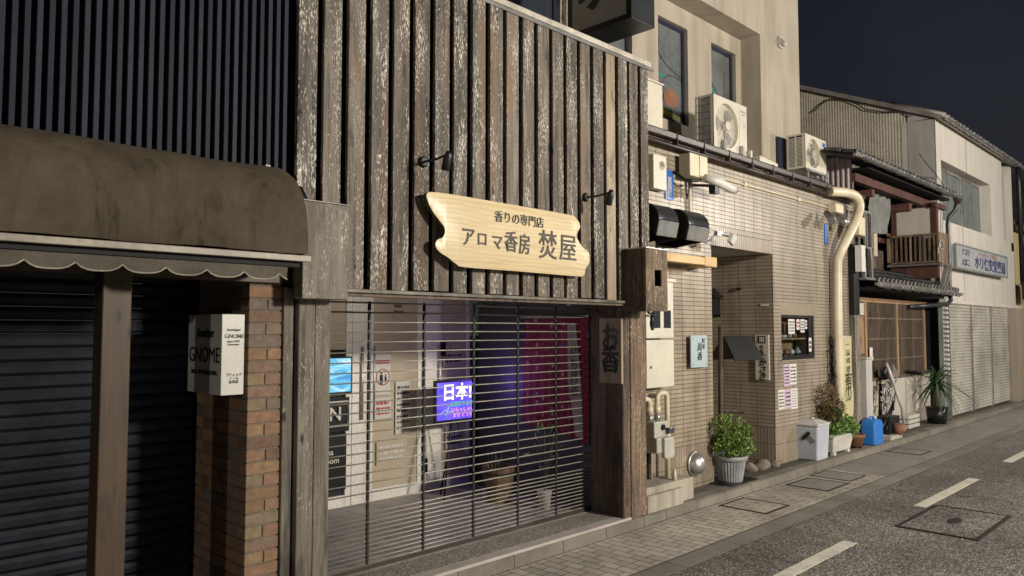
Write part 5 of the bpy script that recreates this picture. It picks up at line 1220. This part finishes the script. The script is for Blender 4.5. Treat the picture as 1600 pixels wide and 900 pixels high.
# blue jerrycan
T = thing("jerrycan", "bright blue plastic jerrycan standing beside the white wall end", "jerrycan", (12.7, 4.5, .10))
jx, jy = 12.62, 4.52
s = MB(); s.prism([(jx - .19, .10), (jx + .19, .10), (jx + .19, .44), (jx + .12, .50), (jx - .12, .50), (jx - .19, .44)], .22, 'y', jy - .11); s.build("can_body", M['blue_plastic'], T, bevel=.03, seg=3)
s = MB(); s.tube([(jx - .10, jy, .49), (jx - .06, jy, .535), (jx + .04, jy, .535), (jx + .07, jy, .49)], .014, 8); s.build("handle", M['blue_plastic'], T)
s = MB(); s.lathe([(.03, .49), (.03, .535)], (jx + .13, jy, 0), 16); s.build("cap", M['white_plastic'], T)
# big cream duct
T = thing("cream_duct", "thick cream pipe duct curving over the eaves and down the wall end", "duct", (12.1, 4.6, .1))
pts = [aty(1296, 299, 4.62), aty(1312, 300, 4.56), aty(1327, 302, 4.53), aty(1338, 308, 4.5), aty(1343, 320, 4.5), aty(1341, 334, 4.5), aty(1334, 352, 4.5), aty(1325, 370, 4.53), aty(1316, 388, 4.57), aty(1310, 402, 4.62), aty(1308, 420, 4.64), aty(1309, 520, 4.64), aty(1312, 645, 4.64)]
sm = []
for i in range(len(pts) - 1):
    p0, p1, p2, p3 = pts[max(i - 1, 0)], pts[i], pts[i + 1], pts[min(i + 2, len(pts) - 1)]
    for k in range(3):
        t = k / 3; sm.append(.5 * ((2 * p1) + (-p0 + p2) * t + (2 * p0 - 5 * p1 + 4 * p2 - p3) * t * t + (-p0 + 3 * p1 - 3 * p2 + p3) * t ** 3))
sm.append(pts[-1])
s = MB(); s.tube(sm, .072, 14); s.build("duct", M['cream_pipe'], T)
s = MB(); q = aty(1340, 346, 4.53); s.box(q.x - .02, q.x + .22, 4.49, 4.58, q.z - .22, q.z + .08); s.build("wall_cover", M['cream_pipe'], T, bevel=.02)
# cameras under gutter end
T = thing("camera_pair", "pair of small grey cameras on a beige box under the gutter's far end", "camera", (12.2, 4.6, 3.7))
q = aty(1308, 328, 4.66); s = MB(); s.box(q.x - .14, q.x + .16, 4.62, 4.748, q.z - .05, q.z + .09); s.build("mounting_box", M['cream_pipe'], T, bevel=.01)
q1, q2 = aty(1300, 341, 4.5), aty(1318, 345, 4.5)
for q, tl in ((q1, -1), (q2, .1)):
    s = MB(); s.tube([q + Vector((.02, .10, .10)), q + Vector((tl * .02, 0, 0)), q + Vector((tl * .13, -.05, -.06))], [.04, .062, .055], 14); s.build("camera_body", M['metal_grey'], T)
T = thing("conduit", "thin pale conduit running under the gutter across the tiles", "pipe", (10, 4.72, 3.8))
s = MB(); s.tube([(7.9, 4.735, 3.80), (12.15, 4.735, 3.80)], .014, 8); s.build("conduit", M['cream_pipe'], T)
for q in (9.0, 10.6, 11.7): s = MB(); s.box(q - .02, q + .02, 4.715, 4.75, 3.775, 3.83); s.build("clip", M['cream_pipe'], T)
q = aty(1291, 365, 4.74); T = boxT("blue_nameplate", "slim blue plate near the far end of the tiled wall", "sign", q.x - .06, q.x + .05, 4.735, 4.748, q.z - .17, q.z + .15, M['blue_plate'], .002, "plate")
#==F old wooden house==
F_ = thing("old_wooden_house", "old dark wooden town house with tiled eaves and a small upper balcony", "house", (15, 5.2, .1))
def corr_box(s, x0, x1, y0, y1, z0, z1, pitch=.075, amp=.012, face='x'):
    """corrugated sheet facing -x at x0 (face x) or -y at y0 (face y)"""
    if face == 'x':
        n = int((y1 - y0) / pitch * 4)
        for i in range(n):
            a = y0 + (y1 - y0) * i / n; b = y0 + (y1 - y0) * (i + 1) / n
            fa = x0 + amp * (1 if (i % 4) in (1, 2) else -1); fb = x0 + amp * (1 if ((i + 1) % 4) in (1, 2) else -1)
            za = z1(a) if callable(z1) else z1; zb2 = z1(b) if callable(z1) else z1
            s.face([(fa, a, z0), (fb, b, z0), (fb, b, zb2), (fa, a, za)])
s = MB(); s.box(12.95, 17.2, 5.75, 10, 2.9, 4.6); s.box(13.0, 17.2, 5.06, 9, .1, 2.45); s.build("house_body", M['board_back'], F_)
s = MB(); corr_box(s, 12.86, 12.9, 4.82, 8.0, 3.3, 4.85, .085, .012); s.build("pink_corrugated_side", plain("faded_pink_sheet", (.34, .27, .27), .5, grime=.2), F_)
s = MB(); s.box(13.0, 17.18, 4.98, 5.06, .10, 1.02); s.build("low_wall", M['plaster_low'], F_)
s = MB(); s.box(12.98, 17.18, 4.93, 5.06, 1.02, 1.07); s.build("sill", M['old_wood'], F_, bevel=.005)
# lattice window
s = MB()
for q in (13.12, 13.72, 15.30, 16.90): s.box(q - .045, q + .045, 4.965, 5.04, 1.07, 2.45)
s.box(13.0, 17.1, 4.97, 5.04, 2.40, 2.48); s.build("window_post", M['gold_wood'], F_, bevel=.004)
s = MB()
for zc in (1.38, 1.75, 2.12): s.box(13.76, 16.86, 4.985, 5.01, zc - .014, zc + .014)
xq = 13.8; rn = random.Random(6)
while xq < 16.85:
    if abs(xq - 15.3) > .06: s.box(xq - .008, xq + .008, 4.99, 5.015, 1.07, 2.40)
    xq += .062
s.build("lattice", M['old_wood'], F_)
s = MB(); s.box(13.0, 17.1, 5.02, 5.03, 1.07, 2.45); s.build("lattice_glass", plain("dim_brown_glass", (.20, .155, .12), .3, grime=.5, gsc=2), F_)
s = MB(); s.box(13.14, 13.70, 4.99, 5.0, 1.5, 2.15); s.build("orange_board", M['gold_wood'], F_)
s = MB(); s.box(13.14, 13.70, 4.98, 4.99, 2.17, 2.38); s.build("white_board", M['plaster_white'], F_)
# tiled roofs with rows of rounded tiles
def tiled_roof(name, x0, x1, y0, z0, y1, z1, parent, pitch=.20):
    d = Vector((0, y1 - y0, z1 - z0)); L = d.length; d.normalize(); nrm = Vector((0, -d.z, d.y))
    s = MB(); s.face([(x0, y0, z0), (x1, y0, z0), (x1, y1, z1), (x0, y1, z1)]); s.face([(x0, y0 + .01, z0 - .04), (x0, y1, z1 - .04), (x1, y1, z1 - .04), (x1, y0 + .01, z0 - .04)])
    nrow = max(2, int(L / .22)); k = x0 + pitch / 2
    while k < x1:
        for r in range(nrow):
            a = Vector((k, y0, z0)) + d * (L * r / nrow - .02) + nrm * .016; b = Vector((k, y0, z0)) + d * (L * (r + 1) / nrow) + nrm * .002
            s.tube([a, b], [.058, .050], 8)
        k += pitch
    rows = s.build(name, M['slate'], parent)
    s = MB(); s.box(x0, x1, y0 - .015, y0 + .03, z0 - .055, z0 - .005)
    k = x0 + pitch / 2
    while k < x1: s.lathe([(.066, 0), (.066, .03)], (k, y0 + .005, z0 + .018), 14, mat=Matrix.Rotation(R(90), 4, 'X')); k += pitch
    s.build(name + "_edge", M['slate_edge'], parent)
    return rows
tiled_roof("lower_roof", 13.0, 17.5, 4.52, 2.70, 5.3, 3.04, F_)
tiled_roof("upper_roof", 12.2, 17.55, 4.52, 4.72, 5.05, 4.86, F_)
s = MB(); s.box(12.82, 12.94, 4.80, 6.2, 4.86, 4.93); s.build("verge_board", M['old_wood'], F_)
def gutter(x0, x1, y, z, parent, m=M['metal_grey'], name="eaves_gutter"):
    s = MB()
    for i in range(6):
        a, b = math.pi * (1 + i / 6), math.pi * (1 + (i + 1) / 6); r_ = .055
        s.face([(x0, y + r_ * math.cos(a), z + r_ * math.sin(a)), (x1, y + r_ * math.cos(a), z + r_ * math.sin(a)), (x1, y + r_ * math.cos(b), z + r_ * math.sin(b)), (x0, y + r_ * math.cos(b), z + r_ * math.sin(b))], None, True)
    s.build(name, m, parent, merge=.0005)
    k = x0 + .3
    while k < x1: s = MB(); s.tube([(k, y + .10, z + .03), (k, y + .05, z - .05), (k, y - .03, z - .075), (k, y - .07, z - .03), (k, y - .06, z + .01)], .008, 5); s.build("gutter_hook", M['metal_grey'], parent); k += .5
gutter(13.0, 17.5, 4.45, 2.66, F_); gutter(12.25, 17.55, 4.45, 4.68, F_)
s = MB(); s.box(13.0, 17.5, 4.60, 5.8, 4.60, 4.64); s.box(13.0, 17.5, 4.58, 5.05, 2.60, 2.63); s.build("eaves_boards", M['board_back'], F_)
s = MB(); s.box(12.9, 17.2, 4.78, 4.90, 4.40, 4.54); s.box(13.3, 13.42, 4.66, 5.6, 4.18, 4.30); s.box(15.3, 15.44, 4.70, 5.6, 4.16, 4.30); s.box(16.5, 17.2, 4.58, 4.66, 4.36, 4.46); s.box(13.3, 17.0, 5.56, 5.66, 3.7, 3.8); s.build("eaves_beam", M['red_wood'], F_, bevel=.006)
s = MB(); s.box(12.9, 12.98, 4.84, 4.92, 3.2, 4.5); s.box(14.3, 14.42, 5.5, 5.6, 3.1, 4.5); s.box(15.6, 15.72, 5.5, 5.6, 3.1, 4.5); s.box(13.0, 16.6, 5.62, 5.70, 3.05, 3.55); s.build("upper_post", M['old_wood'], F_)
s = MB(); s.box(15.75, 16.05, 5.55, 5.58, 3.4, 4.25); s.build("upper_shutter", M['blind'], F_)
# wing wall with white panel
s = MB(); s.box(16.60, 16.72, 4.60, 4.70, 3.2, 4.45); s.box(16.60, 16.70, 5.36, 5.46, 3.2, 4.45); s.box(16.60, 16.70, 4.70, 5.36, 4.38, 4.46); s.box(16.62, 16.70, 4.6, 5.5, 2.95, 3.25); s.build("wing_frame", M['red_wood'], F_, bevel=.006)
s = MB(); s.box(16.63, 16.69, 4.70, 5.36, 3.80, 4.38); s.build("white_panel", M['plaster_white'], F_)
s = MB(); s.box(16.66, 17.2, 5.0, 5.5, 3.2, 4.4); s.build("wing_back", M['board_back'], F_)
# balcony rail
s = MB(); y = 4.62
while y < 5.5: s.box(16.52, 16.545, y, y + .035, 3.30, 3.80); y += .088
s.build("balcony_balusters", M['post_brown'], F_)
s = MB(); s.box(16.50, 16.56, 4.58, 5.52, 3.80, 3.84); s.box(16.50, 16.56, 4.58, 5.52, 3.25, 3.29); s.box(16.50, 16.56, 5.46, 5.52, 3.2, 3.9); s.box(16.50, 17.1, 4.55, 4.585, 3.25, 3.86); s.build("balcony_rail", M['post_brown'], F_)
s = MB(); s.box(16.48, 17.15, 4.5, 5.52, 3.20, 3.235); s.build("balcony_sheet", M['metal_grey'], F_)
s = MB(); s.cbox((16.85, 4.56, 3.0), (.07, .08, .42), 0, R(12)); s.cbox((17.05, 4.56, 3.0), (.07, .08, .42), 0, R(12)); s.build("balcony_strut", M['slate_edge'], F_)
# white wall end, door
T = thing("white_wall_end", "white stub wall end beside the yellow banner", "wall", (12.85, 4.8, .1))
s = MB(); s.box(12.72, 12.98, 4.62, 5.0, .10, 1.44); s.build("wall", plaster("cool_white_plaster", (.48, .46, .44), streak=.1), T, bevel=.008)
s = MB(); s.box(12.70, 13.0, 4.60, 5.0, 1.44, 1.47); s.build("coping", M['plaster_white'], T)
# hanging frame and tarp on the balcony level
T = thing("drying_frame", "grey metal drying frame standing on the lower tiled eaves", "frame", (13.3, 4.6, 2.8))
q = aty(1350, 340, 4.62); s = MB()
fx0, fx1, fz0, fz1 = aty(1340, 332, 4.62).x, aty(1359, 335, 4.62).x, aty(1350, 388, 4.62).z, aty(1350, 332, 4.62).z
for q in (fx0, fx0 + .25, fx1 - .2, fx1): s.box(q, q + .03, 4.60, 4.63, fz0, fz1)
s.box(fx0, fx1 + .03, 4.60, 4.63, fz1, fz1 + .03); s.box(fx0, fx1 + .03, 4.60, 4.63, fz0, fz0 + .03)
for q in (fx0 + .1, fx1 - .12): s.prism([(q, fz0), (q + .06, fz0), (q + .12, 2.74), (q + .04, 2.74)], .05, 'y', 4.58)
s.box(fx0 + .1, fx1 + .1, 4.55, 4.7, 2.73, 2.765); s.build("frame", M['metal_grey'], T)
T = thing("grey_tarpaulin", "grey tarpaulin sheet hanging in the upper loggia", "tarpaulin", (14.0, 5.0, 3.7))
s = MB(); n = 10
c = [aty(1361, 296, 5.0), aty(1389, 306, 5.0), aty(1384, 366, 5.0), aty(1362, 364, 5.0)]
for i in range(n):
    for k in range(n):
        def tp(a, b):
            p = c[0].lerp(c[1], a / n).lerp(c[3].lerp(c[2], a / n), b / n); return p + Vector((0, .05 * math.sin(a * 1.6 + b * .3), 0))
        s.face([tp(i, k), tp(i + 1, k), tp(i + 1, k + 1), tp(i, k + 1)], None, True)
s.build("sheet", M['tarp'], T, merge=.0005)
# dark post and yellow banner
q0, q1 = aty(1319, 400, 4.70), aty(1329, 520, 4.70)
T = thing("wrapped_post", "weathered grey post wrapped in black at the end of the tiled wall", "post", (12.3, 4.72, .1))
s = MB(); s.box(12.40, 12.60, 4.66, 4.745, .10, 2.3); s.build("post", M['plank'], T); s = MB(); s.box(12.39, 12.61, 4.65, 4.747, 2.15, 3.3); s.build("black_wrap", M['metal_black'], T, bevel=.02)
s = MB(); s.cbox((12.42, 4.56, 3.05), (.16, .1, .42)); s.build("white_box", M['white_plastic'], T)
T = thing("yellow_banner", "tall yellow cloth banner with dark brushed characters on a pole", "banner", (12.35, 4.6, .2))
bz0, bz1 = .45, 1.80; bx0, bx1 = aty(1315, 560, 4.60).x, aty(1331, 560, 4.60).x
s = MB(); n = 16
for i in range(6):
    for k in range(n):
        def bp(a, b): X = bx0 + (bx1 - bx0) * a / 6; Z = bz1 + (bz0 - bz1) * b / n; return Vector((X, 4.60 + .02 * math.sin(a * .9 + b * .5) * (b / n), Z))
        s.face([bp(i, k), bp(i + 1, k), bp(i + 1, k + 1), bp(i, k + 1)], None, True)
s.build("cloth", M['yellow_cloth'], T, merge=.0005)
s = MB(); s.tube([(bx0 - .03, 4.62, .11), (bx0 - .03, 4.62, 1.84)], .012, 8); s.tube([(bx0 - .05, 4.61, 1.81), (bx1 + .03, 4.61, 1.81)], .010, 8); s.lathe([(.09, .102), (.09, .13)], (bx0 - .03, 4.62, 0), 16); s.build("pole", M['white_plastic'], T)
bxm = (bx0 + bx1) / 2
text("lettering", "一\n品\n料\n理", .10, (bxm, 4.570, 1.50), XP, ZP, M['ink'], T, .003, .008, linesp=1.25)
text("lettering", "有\nり", .26, (bxm, 4.568, 1.03), XP, ZP, M['ink'], T, .003, .02, narrow=.8, linesp=.8)
# clutter by the low wall
T = thing("wrapped_bundle", "leaning bundle of poles wrapped in cloudy plastic against the low wall", "bundle", (14.2, 4.7, .1))
a0, a1, a2 = aty(1385, 567, 4.72), aty(1400, 610, 4.62), aty(1413, 665, 4.55)
s = MB(); s.tube([a0, a0.lerp(a1, .5) + Vector((.01, 0, 0)), a1, a1.lerp(a2, .5) + Vector((.03, -.02, .0)), a2], [.022, .03, .03, .028, .018], 9); s.tube([a2, a2 + Vector((-.16, -.05, -.06))], .018, 8); s.build("plastic_wrap", M['clear_plastic'], T)
s = MB(); b0 = aty(1384, 604, 4.66)
for u1, v1 in ((1379, 668), (1385, 672), (1396, 640)): s.tube([aty(1396, 628, 4.62), aty(u1, v1, 4.55)], .018, 7)
s.tube([aty(1376, 600, 4.85), aty(1375, 652, 4.80)], .03, 8); s.build("pole", M['metal_black'], T)
T = thing("folding_frame", "tangled light metal folding frame beside the plastic wrapped bundle", "frame", (14.0, 4.75, .1))
s = MB(); rn = random.Random(12)
for k in range(22):
    u0, v0 = rn.uniform(1380, 1400), rn.uniform(598, 650); s.tube([aty(u0, v0, 4.78), aty(u0 + rn.uniform(-8, 8), v0 + rn.uniform(-22, 22), 4.74)], rn.uniform(.006, .014), 5)
s.tube([aty(1382, 600, 4.8), aty(1388, 665, 4.7)], .015, 6); s.tube([aty(1400, 604, 4.8), aty(1392, 665, 4.7)], .015, 6); s.build("tubing", M['metal_grey'], T)
T = thing("cloth_bag", "bag with orange and grey cloth hung at the window sill", "bag", (14.0, 4.85, .95))
q = aty(1384, 588, 4.82)
s = MB(); s.lathe([(.02, -.10), (.07, -.08), (.08, .0), (.07, .07), (.03, .13)], q + Vector((-.03, 0, .04)), 9, mat=Matrix.Diagonal((1.1, .6, 1, 1))); s.build("bag", M['metal_black'], T)
s = MB(); s.cbox(q + Vector((.06, -.08, -.02)), (.13, .06, .12), .4, .3, .2); s.build("orange_cloth", M['orange'], T, bevel=.02)
s = MB(); s.prism([(q.x + .10, q.z + .22), (q.x + .42, q.z + .02), (q.x + .24, q.z - .04), (q.x + .08, q.z)], .06, 'y', q.y - .1); s.build("grey_cloth", M['tarp'], T, bevel=.01)
s = MB(); s.cbox(q + Vector((.0, -.05, -.14)), (.26, .12, .12), .2); s.build("folded_cloth", M['plaster_low'], T, bevel=.03)
T = thing("storage_crate", "black crate with a terracotta pot resting on a pale block", "crate", (14.2, 4.55, .1))
q = atz(1403, 686, .10)
s = MB(); s.box(q.x - .32, q.x + .22, q.y, q.y + .22, .101, .17); s.build("pale_block", M['plaster_low'], T, bevel=.01)
s = MB(); s.box(q.x - .12, q.x + .36, q.y + .08, q.y + .34, .172, .46); s.build("crate", M['metal_black'], T, bevel=.015)
s = MB(); s.lathe([(.08, .172), (.105, .34)], (q.x + .12, q.y + .02, 0), 16); s.build("pot", M['terracotta'], T)
T = thing("window_card", "small white slip hanging on the lattice window post", "card", (13.3, 4.95, 1.5))
a, b = aty(1358, 543, 4.95), aty(1363, 563, 4.95); s = MB(); s.box(a.x, b.x, 4.94, 4.945, b.z, a.z); s.build("card", M['paper'], T)
# agave-like plant and tray
T = thing("spiky_plant", "large spiky leaved plant in a dark pot at the house corner", "potted plant", (16.2, 4.7, .1))
pc = atz(1455, 668, .10); pc = Vector((16.3, 4.62, 0))
s = MB(); s.lathe([(.16, .10), (.20, .42), (.19, .42)], pc, 20); s.build("pot", M['metal_black'], T)
s = MB(); s.tube([pc + Vector((0, 0, .40)), pc + Vector((.02, 0, .75)), pc + Vector((0, 0, .98))], [.06, .05, .045], 9); s.build("trunk", M['stem'], T)
s = MB(); rn = random.Random(14)
for k in range(64):
    a = rn.uniform(0, 6.283); el = rn.uniform(-1.0, 1.35); L = rn.uniform(.40, .68)
    base = pc + Vector((.02 * math.cos(a), .02 * math.sin(a), rn.uniform(.82, 1.0))); d = Vector((math.cos(a) * math.cos(el), math.sin(a) * math.cos(el), math.sin(el))); sd_ = Vector((-math.sin(a), math.cos(a), 0)); w = .026
    if base.y + d.y * L > 4.93: continue
    prev = None
    for j in range(6):
        t = j / 5; p = base + d * L * t + Vector((0, 0, -.22 * t * t)); ww = w * (1 - t) ** .6 + .002; cur = (p + sd_ * ww, p - Vector((0, 0, .008)), p - sd_ * ww)
        if prev: s.face([prev[0], prev[1], cur[1], cur[0]]); s.face([prev[1], prev[2], cur[2], cur[1]])
        prev = cur
s.build("leaves", M['leaf_dark'], T, merge=.0003)
T = thing("stacked_trays", "stack of pale slatted trays at the foot of the low wall", "tray", (15.9, 4.8, .1))
for k in range(3):
    s = MB(); s.box(15.0, 15.62, 4.72, 4.92, .101 + k * .085, .165 + k * .085); s.build("tray", M['plaster_white'], T, bevel=.008)
T = thing("leaf_litter_tray", "dark flat tray with dry leaves on the low wall top", "tray", (15.6, 4.95, 1.07))
s = MB(); s.cbox((16.1, 4.88, 1.10), (.8, .22, .035), .02, .0, R(3)); s.build("tray", M['iron'], T)

#==G pharmacy==
P_ = thing("pharmacy_building", "white panelled pharmacy building with closed silver shutters and pitched roof", "building", (20, 5, .1))
GX0, GX1, GY = 17.22, 23.8, 4.75
s = MB(); s.box(GX0, GX1, GY, 5.4, 2.55, 4.22); s.box(GX0, 17.55, GY, 5.4, 4.22, 5.50); s.box(21.55, 22.75, GY, 5.4, 4.22, 5.50); s.box(23.55, GX1, GY, 5.4, 4.0, 5.50); s.box(22.75, 23.55, GY + .12, 5.4, 4.0, 6.05); s.box(GX0, 22.75, GY, 5.4, 5.50, 6.33); s.box(23.55, GX1, GY, 5.4, 5.50, 6.33); s.build("white_wall", M['plaster_white'], P_)
s = MB(); s.box(17.55, 21.55, 5.0, 5.4, 4.22, 5.5); s.box(22.72, 23.56, GY + .11, GY + .118, 4.0, 6.05); s.build("recess_panel", M['plaster_grey'], P_)
s = MB(); s.box(GX0 - .02, GX1 + .1, GY - .12, GY + .02, 2.46, 2.548); s.build("canopy_edge", M['plaster_white'], P_, bevel=.01)
s = MB(); s.box(19.45, 19.48, GY - .006, GY + .01, 5.5, 6.33); s.box(19.0, 19.03, GY - .006, GY, 2.56, 4.22); 
s.box(GX0, 22.7, GY - .002, GY + .002, 3.15, 3.156)
s.build("panel_joint", M['plaster_grey'], P_)
# upper window: four sashes
for k, (a, b) in enumerate(((17.60, 18.45), (18.45, 19.6), (19.6, 20.4), (20.4, 21.2))):
    s = MB(); frm(s, a, b, 4.25, 5.42, 4.88 + .03 * (k % 2), 4.93 + .03 * (k % 2), .045); w = s.build("window", M['metal_grey'], P_)
    s = MB(); s.box(a + .045, b - .045, 4.90 + .03 * (k % 2), 4.905 + .03 * (k % 2), 4.295, 5.375); s.build("pane", M['glass_frost'], w)
# roof: slopes down to the street, tiled edge
s = MB()
def rz(y): return 6.36 + (y - 4.62) * .44
s.face([(GX0 - .12, 4.60, rz(4.60)), (GX1 + .2, 4.60, rz(4.60)), (GX1 + .2, 12, rz(12)), (GX0 - .12, 12, rz(12))]); s.face([(GX0 - .12, 4.60, rz(4.60) - .10), (GX0 - .12, 12, rz(12) - .10), (GX1 + .2, 12, rz(12) - .10), (GX1 + .2, 4.60, rz(4.60) - .10)])
s.face([(GX0 - .12, 4.6, rz(4.6)), (GX0 - .12, 12, rz(12)), (GX0 - .12, 12, rz(12) - .10), (GX0 - .12, 4.6, rz(4.6) - .10)]); s.build("roof", M['slate_edge'], P_)
s = MB(); k = GX0
while k < GX1 + .2: s.tube([(k, 4.56, rz(4.56) + .01), (k, 5.6, rz(5.6) + .01)], .055, 7); k += .28
s.build("roof_tiles", M['slate_edge'], P_); gutter(GX0 - .1, GX1 + .3, 4.52, rz(4.6) - .06, P_)
s = MB(); corr_box(s, GX0 + .01, 0, 5.30, 12.0, 2.5, lambda y: rz(y) - .11, .06, .0035); s.build("corrugated_side", plain("cream_corrugated_sheet", (.46, .42, .34), .5, grime=.2, gsc=1.2), P_)
s = MB(); s.box(GX0 - .01, GX0, GY, 5.28, 2.55, 6.33); s.prism([(4.75, 6.33), (5.28, 6.33), (5.28, rz(5.28) - .11), (4.75, rz(4.75) - .11)], .02, 'x', GX0 - .012); s.build("side_panel", M['plaster_grey'], P_)
s = MB(); s.box(GX0 - .02, GX0 + .03, GY - .012, GY, 2.55, 6.3); s.build("corner_strip", M['plaster_white'], P_)
# shutters
shx = [17.38, 19.05, 20.72, 22.45]
for k in range(3):
    s = MB(); z = .13; a, b = shx[k] + .03, shx[k + 1] - .03
    while z < 2.5: s.prism([(4.69, z), (4.668, z + .018), (4.665, z + .040), (4.682, z + .058), (4.70, z + .064), (4.72, z + .03)], b - a, 'x', a); z += .066
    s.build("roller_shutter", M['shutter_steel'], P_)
for q in shx: s = MB(); s.box(q - .03, q + .03, 4.64, 4.74, .10, 2.5); s.build("shutter_post", M['metal_grey'], P_)
s = MB(); z = 1.0
while z < 2.45: s.prism([(17.24, z), (17.34, z), (17.30, z + .05), (17.24, z + .05)], .14, 'y', 4.64); z += .095
s.build("side_louvre", M['white_plastic'], P_); s = MB(); s.box(17.22, 17.35, 4.72, 4.8, .1, 2.5); s.build("side_post", plain("grey_green_post", (.22, .25, .22), .5), P_)
s = MB(); s.box(22.5, 23.6, 4.50, 5.4, .10, 2.46); s.build("right_pier", plaster("brown_grey_plaster", (.30, .25, .19)), P_)
s = MB(); s.box(17.4, 22.6, 4.76, 5.4, .1, 2.5); s.build("ground_floor_wall", M['mat_black'], P_)
# sign
T = thing("pharmacy_sign", "faded horizontal pharmacy signboard in blue characters on grey", "sign", (20.2, 4.6, 3.3))
a, b = aty(1493, 383, 4.58), aty(1574, 434, 4.58); sx0, sx1, sz0, sz1 = a.x, b.x, 3.22, 3.72
s = MB(); s.box(sx0, sx1, 4.58, 4.745, sz0, sz1); s.build("sign_box", plain("pale_grey_sign_face", (.34, .35, .37), .5, grime=.2), T, bevel=.01)
s = MB(); frm(s, sx0 - .02, sx1 + .02, sz0 - .02, sz1 + .02, 4.565, 4.60, .035); s.build("sign_frame", plain("grey_green_frame", (.20, .23, .20), .5), T)
bl = plain("faded_navy_ink", (.05, .06, .16), .6, bump=0); Wd = sx1 - sx0
text("lettering", "クスリ\nたばこ", .17, (sx0 + Wd * .17, 4.574, 3.47), XP, ZP, bl, T, .004, .012, linesp=1.3, narrow=1.2)
text("lettering", "ホリ保安堂薬局", .31, (sx0 + Wd * .64, 4.574, 3.40), XP, ZP, bl, T, .004, .02, narrow=1.28)
text("lettering", "くらしのおくすり 化粧品", .10, (sx0 + Wd * .58, 4.574, 3.625), XP, ZP, plain("faded_pink_ink", (.42, .25, .25), .6, bump=0), T, .004, .01, narrow=1.5)
# drainpipe of the pharmacy/house corner
T = thing("drainpipe", "dark grey drainpipe dropping from the upper tiled eaves past the lower roof", "pipe", (17.4, 4.5, 2.4))
s = MB(); s.tube([(17.5, 4.45, 4.62), (17.5, 4.50, 4.40), (17.42, 4.6, 4.25), (17.40, 4.62, 4.1), (17.40, 4.62, 2.62), (17.38, 4.60, 2.52), (17.2, 4.62, 2.44), (16.6, 4.8, 2.40), (15.9, 4.95, 2.36)], .042, 10); s.build("pipe", M['metal_hood'], T)
s = MB(); s.lathe([(.05, 0), (.09, .12), (.09, .14)], (17.5, 4.45, 4.52), 14); s.build("rain_hopper", M['metal_brown'], T)
T = thing("cable_loop", "looped cable with white clips beside the balcony", "cable", (16.9, 4.5, 3.6))
q = aty(1474, 382, 4.5); s = MB(); s.tube([q + Vector((.14 * math.cos(t) , .03, .09 * math.sin(t))) for t in [k * .45 for k in range(14)]] + [q + Vector((-.18, .03, -.02)), q + Vector((-.25, .03, -.2))], .010, 5); s.build("cable", M['clear_plastic'], T)
# far drainpipe with junction
T = thing("far_drainpipe", "black drainpipe at the pharmacy's right edge with a bulky street fitting", "pipe", (24, 4.55, .1))
s = MB(); s.tube([(23.85, 4.6, 6.3), (23.9, 4.60, 5.9), (23.95, 4.6, 3.1)], .06, 10); s.build("pipe", M['metal_black'], T)
s = MB(); s.cbox((24.2, 4.5, 2.95), (.75, .22, .5)); s.build("fitting_box", M['metal_black'], T, bevel=.03); s = MB(); s.cbox((24.0, 4.38, 3.08), (.16, .05, .2), 0, 0, .5); s.build("white_tag", M['white_plastic'], T)
# far buildings closing the street
H_ = thing("yellow_building", "yellowish building at the far right edge of the street", "building", (27, 4.8, 0))
s = MB(); s.box(24.3, 34, 4.85, 12, 0, 4.6); s.build("wall", M['plaster_yellow'], H_)
s = MB(); s.box(24.1, 34.2, 4.6, 12.2, 4.6, 4.75); s.prism([(4.5, 4.75), (12.3, 4.75), (8.4, 6.9)], 10.4, 'x', 24.0); s.build("roof", M['old_wood'], H_)
s = MB(); s.box(24.9, 26.2, 4.83, 4.86, 3.3, 4.3); w = s.build("window", M['navy'], H_)
s = MB(); s.box(24.6, 26.5, 4.82, 4.86, 1.85, 2.15); s.build("ledge_band", M['plaster_white'], H_)
T = thing("covered_scooter", "parked two wheeler under a dark red cover at the far right edge", "scooter", (24.9, 4.6, .1))
s = MB(); s.lathe([(.20, .45), (.34, .6), (.36, .95), (.24, 1.2), (.08, 1.28)], (24.9, 4.5, 0), 14, mat=Matrix.Diagonal((1.6, .8, 1, 1))); s.build("cover", M['red_cloth'], T)
for q in (24.5, 25.4): s = MB(); s.tube([(q + .24 * math.cos(t), 4.5, .34 + .24 * math.sin(t)) for t in [k * .5236 for k in range(13)]], .05, 8, cap=False); s.build("wheel", M['metal_black'], T)
K_ = thing("far_house", "dark house with gabled roof beyond the street's far end", "house", (45, 5, 0))
s = MB(); s.box(36, 52, 5, 12, 0, 6.0); s.build("wall", M['plaster_grey'], K_); s = MB(); s.prism([(4.6, 6.0), (12.4, 6.0), (8.5, 9.5)], 16.4, 'x', 35.8); s.build("roof", M['slate'], K_)
K2 = thing("end_building", "plain grey building closing the street in the distance", "building", (75, 0, 0))
s = MB(); s.box(70, 80, -12, 14, 0, 8); s.build("wall", M['plaster_grey'], K2); s = MB(); s.box(69.7, 80.3, -12.3, 14.3, 8, 8.4); s.build("roof", M['slate'], K2)

# cables on the far walls
T = thing("slack_wire", "dark slack wire sagging across the cream corrugated gable", "wire", (17.1, 6.5, 6.5))
s = MB(); s.tube([atx(u_, v_, 17.14) for u_, v_ in ((1270, 176), (1282, 164), (1295, 155), (1322, 156), (1342, 164), (1352, 171), (1380, 175), (1412, 174), (1424, 182))], .014, 5); s.build("wire", M['metal_brown'], T)
T = thing("service_wire", "black service wire drooping beside the pharmacy's left corner", "wire", (17.3, 4.7, 4.8))
s = MB(); s.tube([aty(u_, v_, 4.70) for u_, v_ in ((1436, 240), (1448, 256), (1462, 272), (1474, 290), (1482, 300))], .008, 5); s.build("wire", M['metal_black'], T)
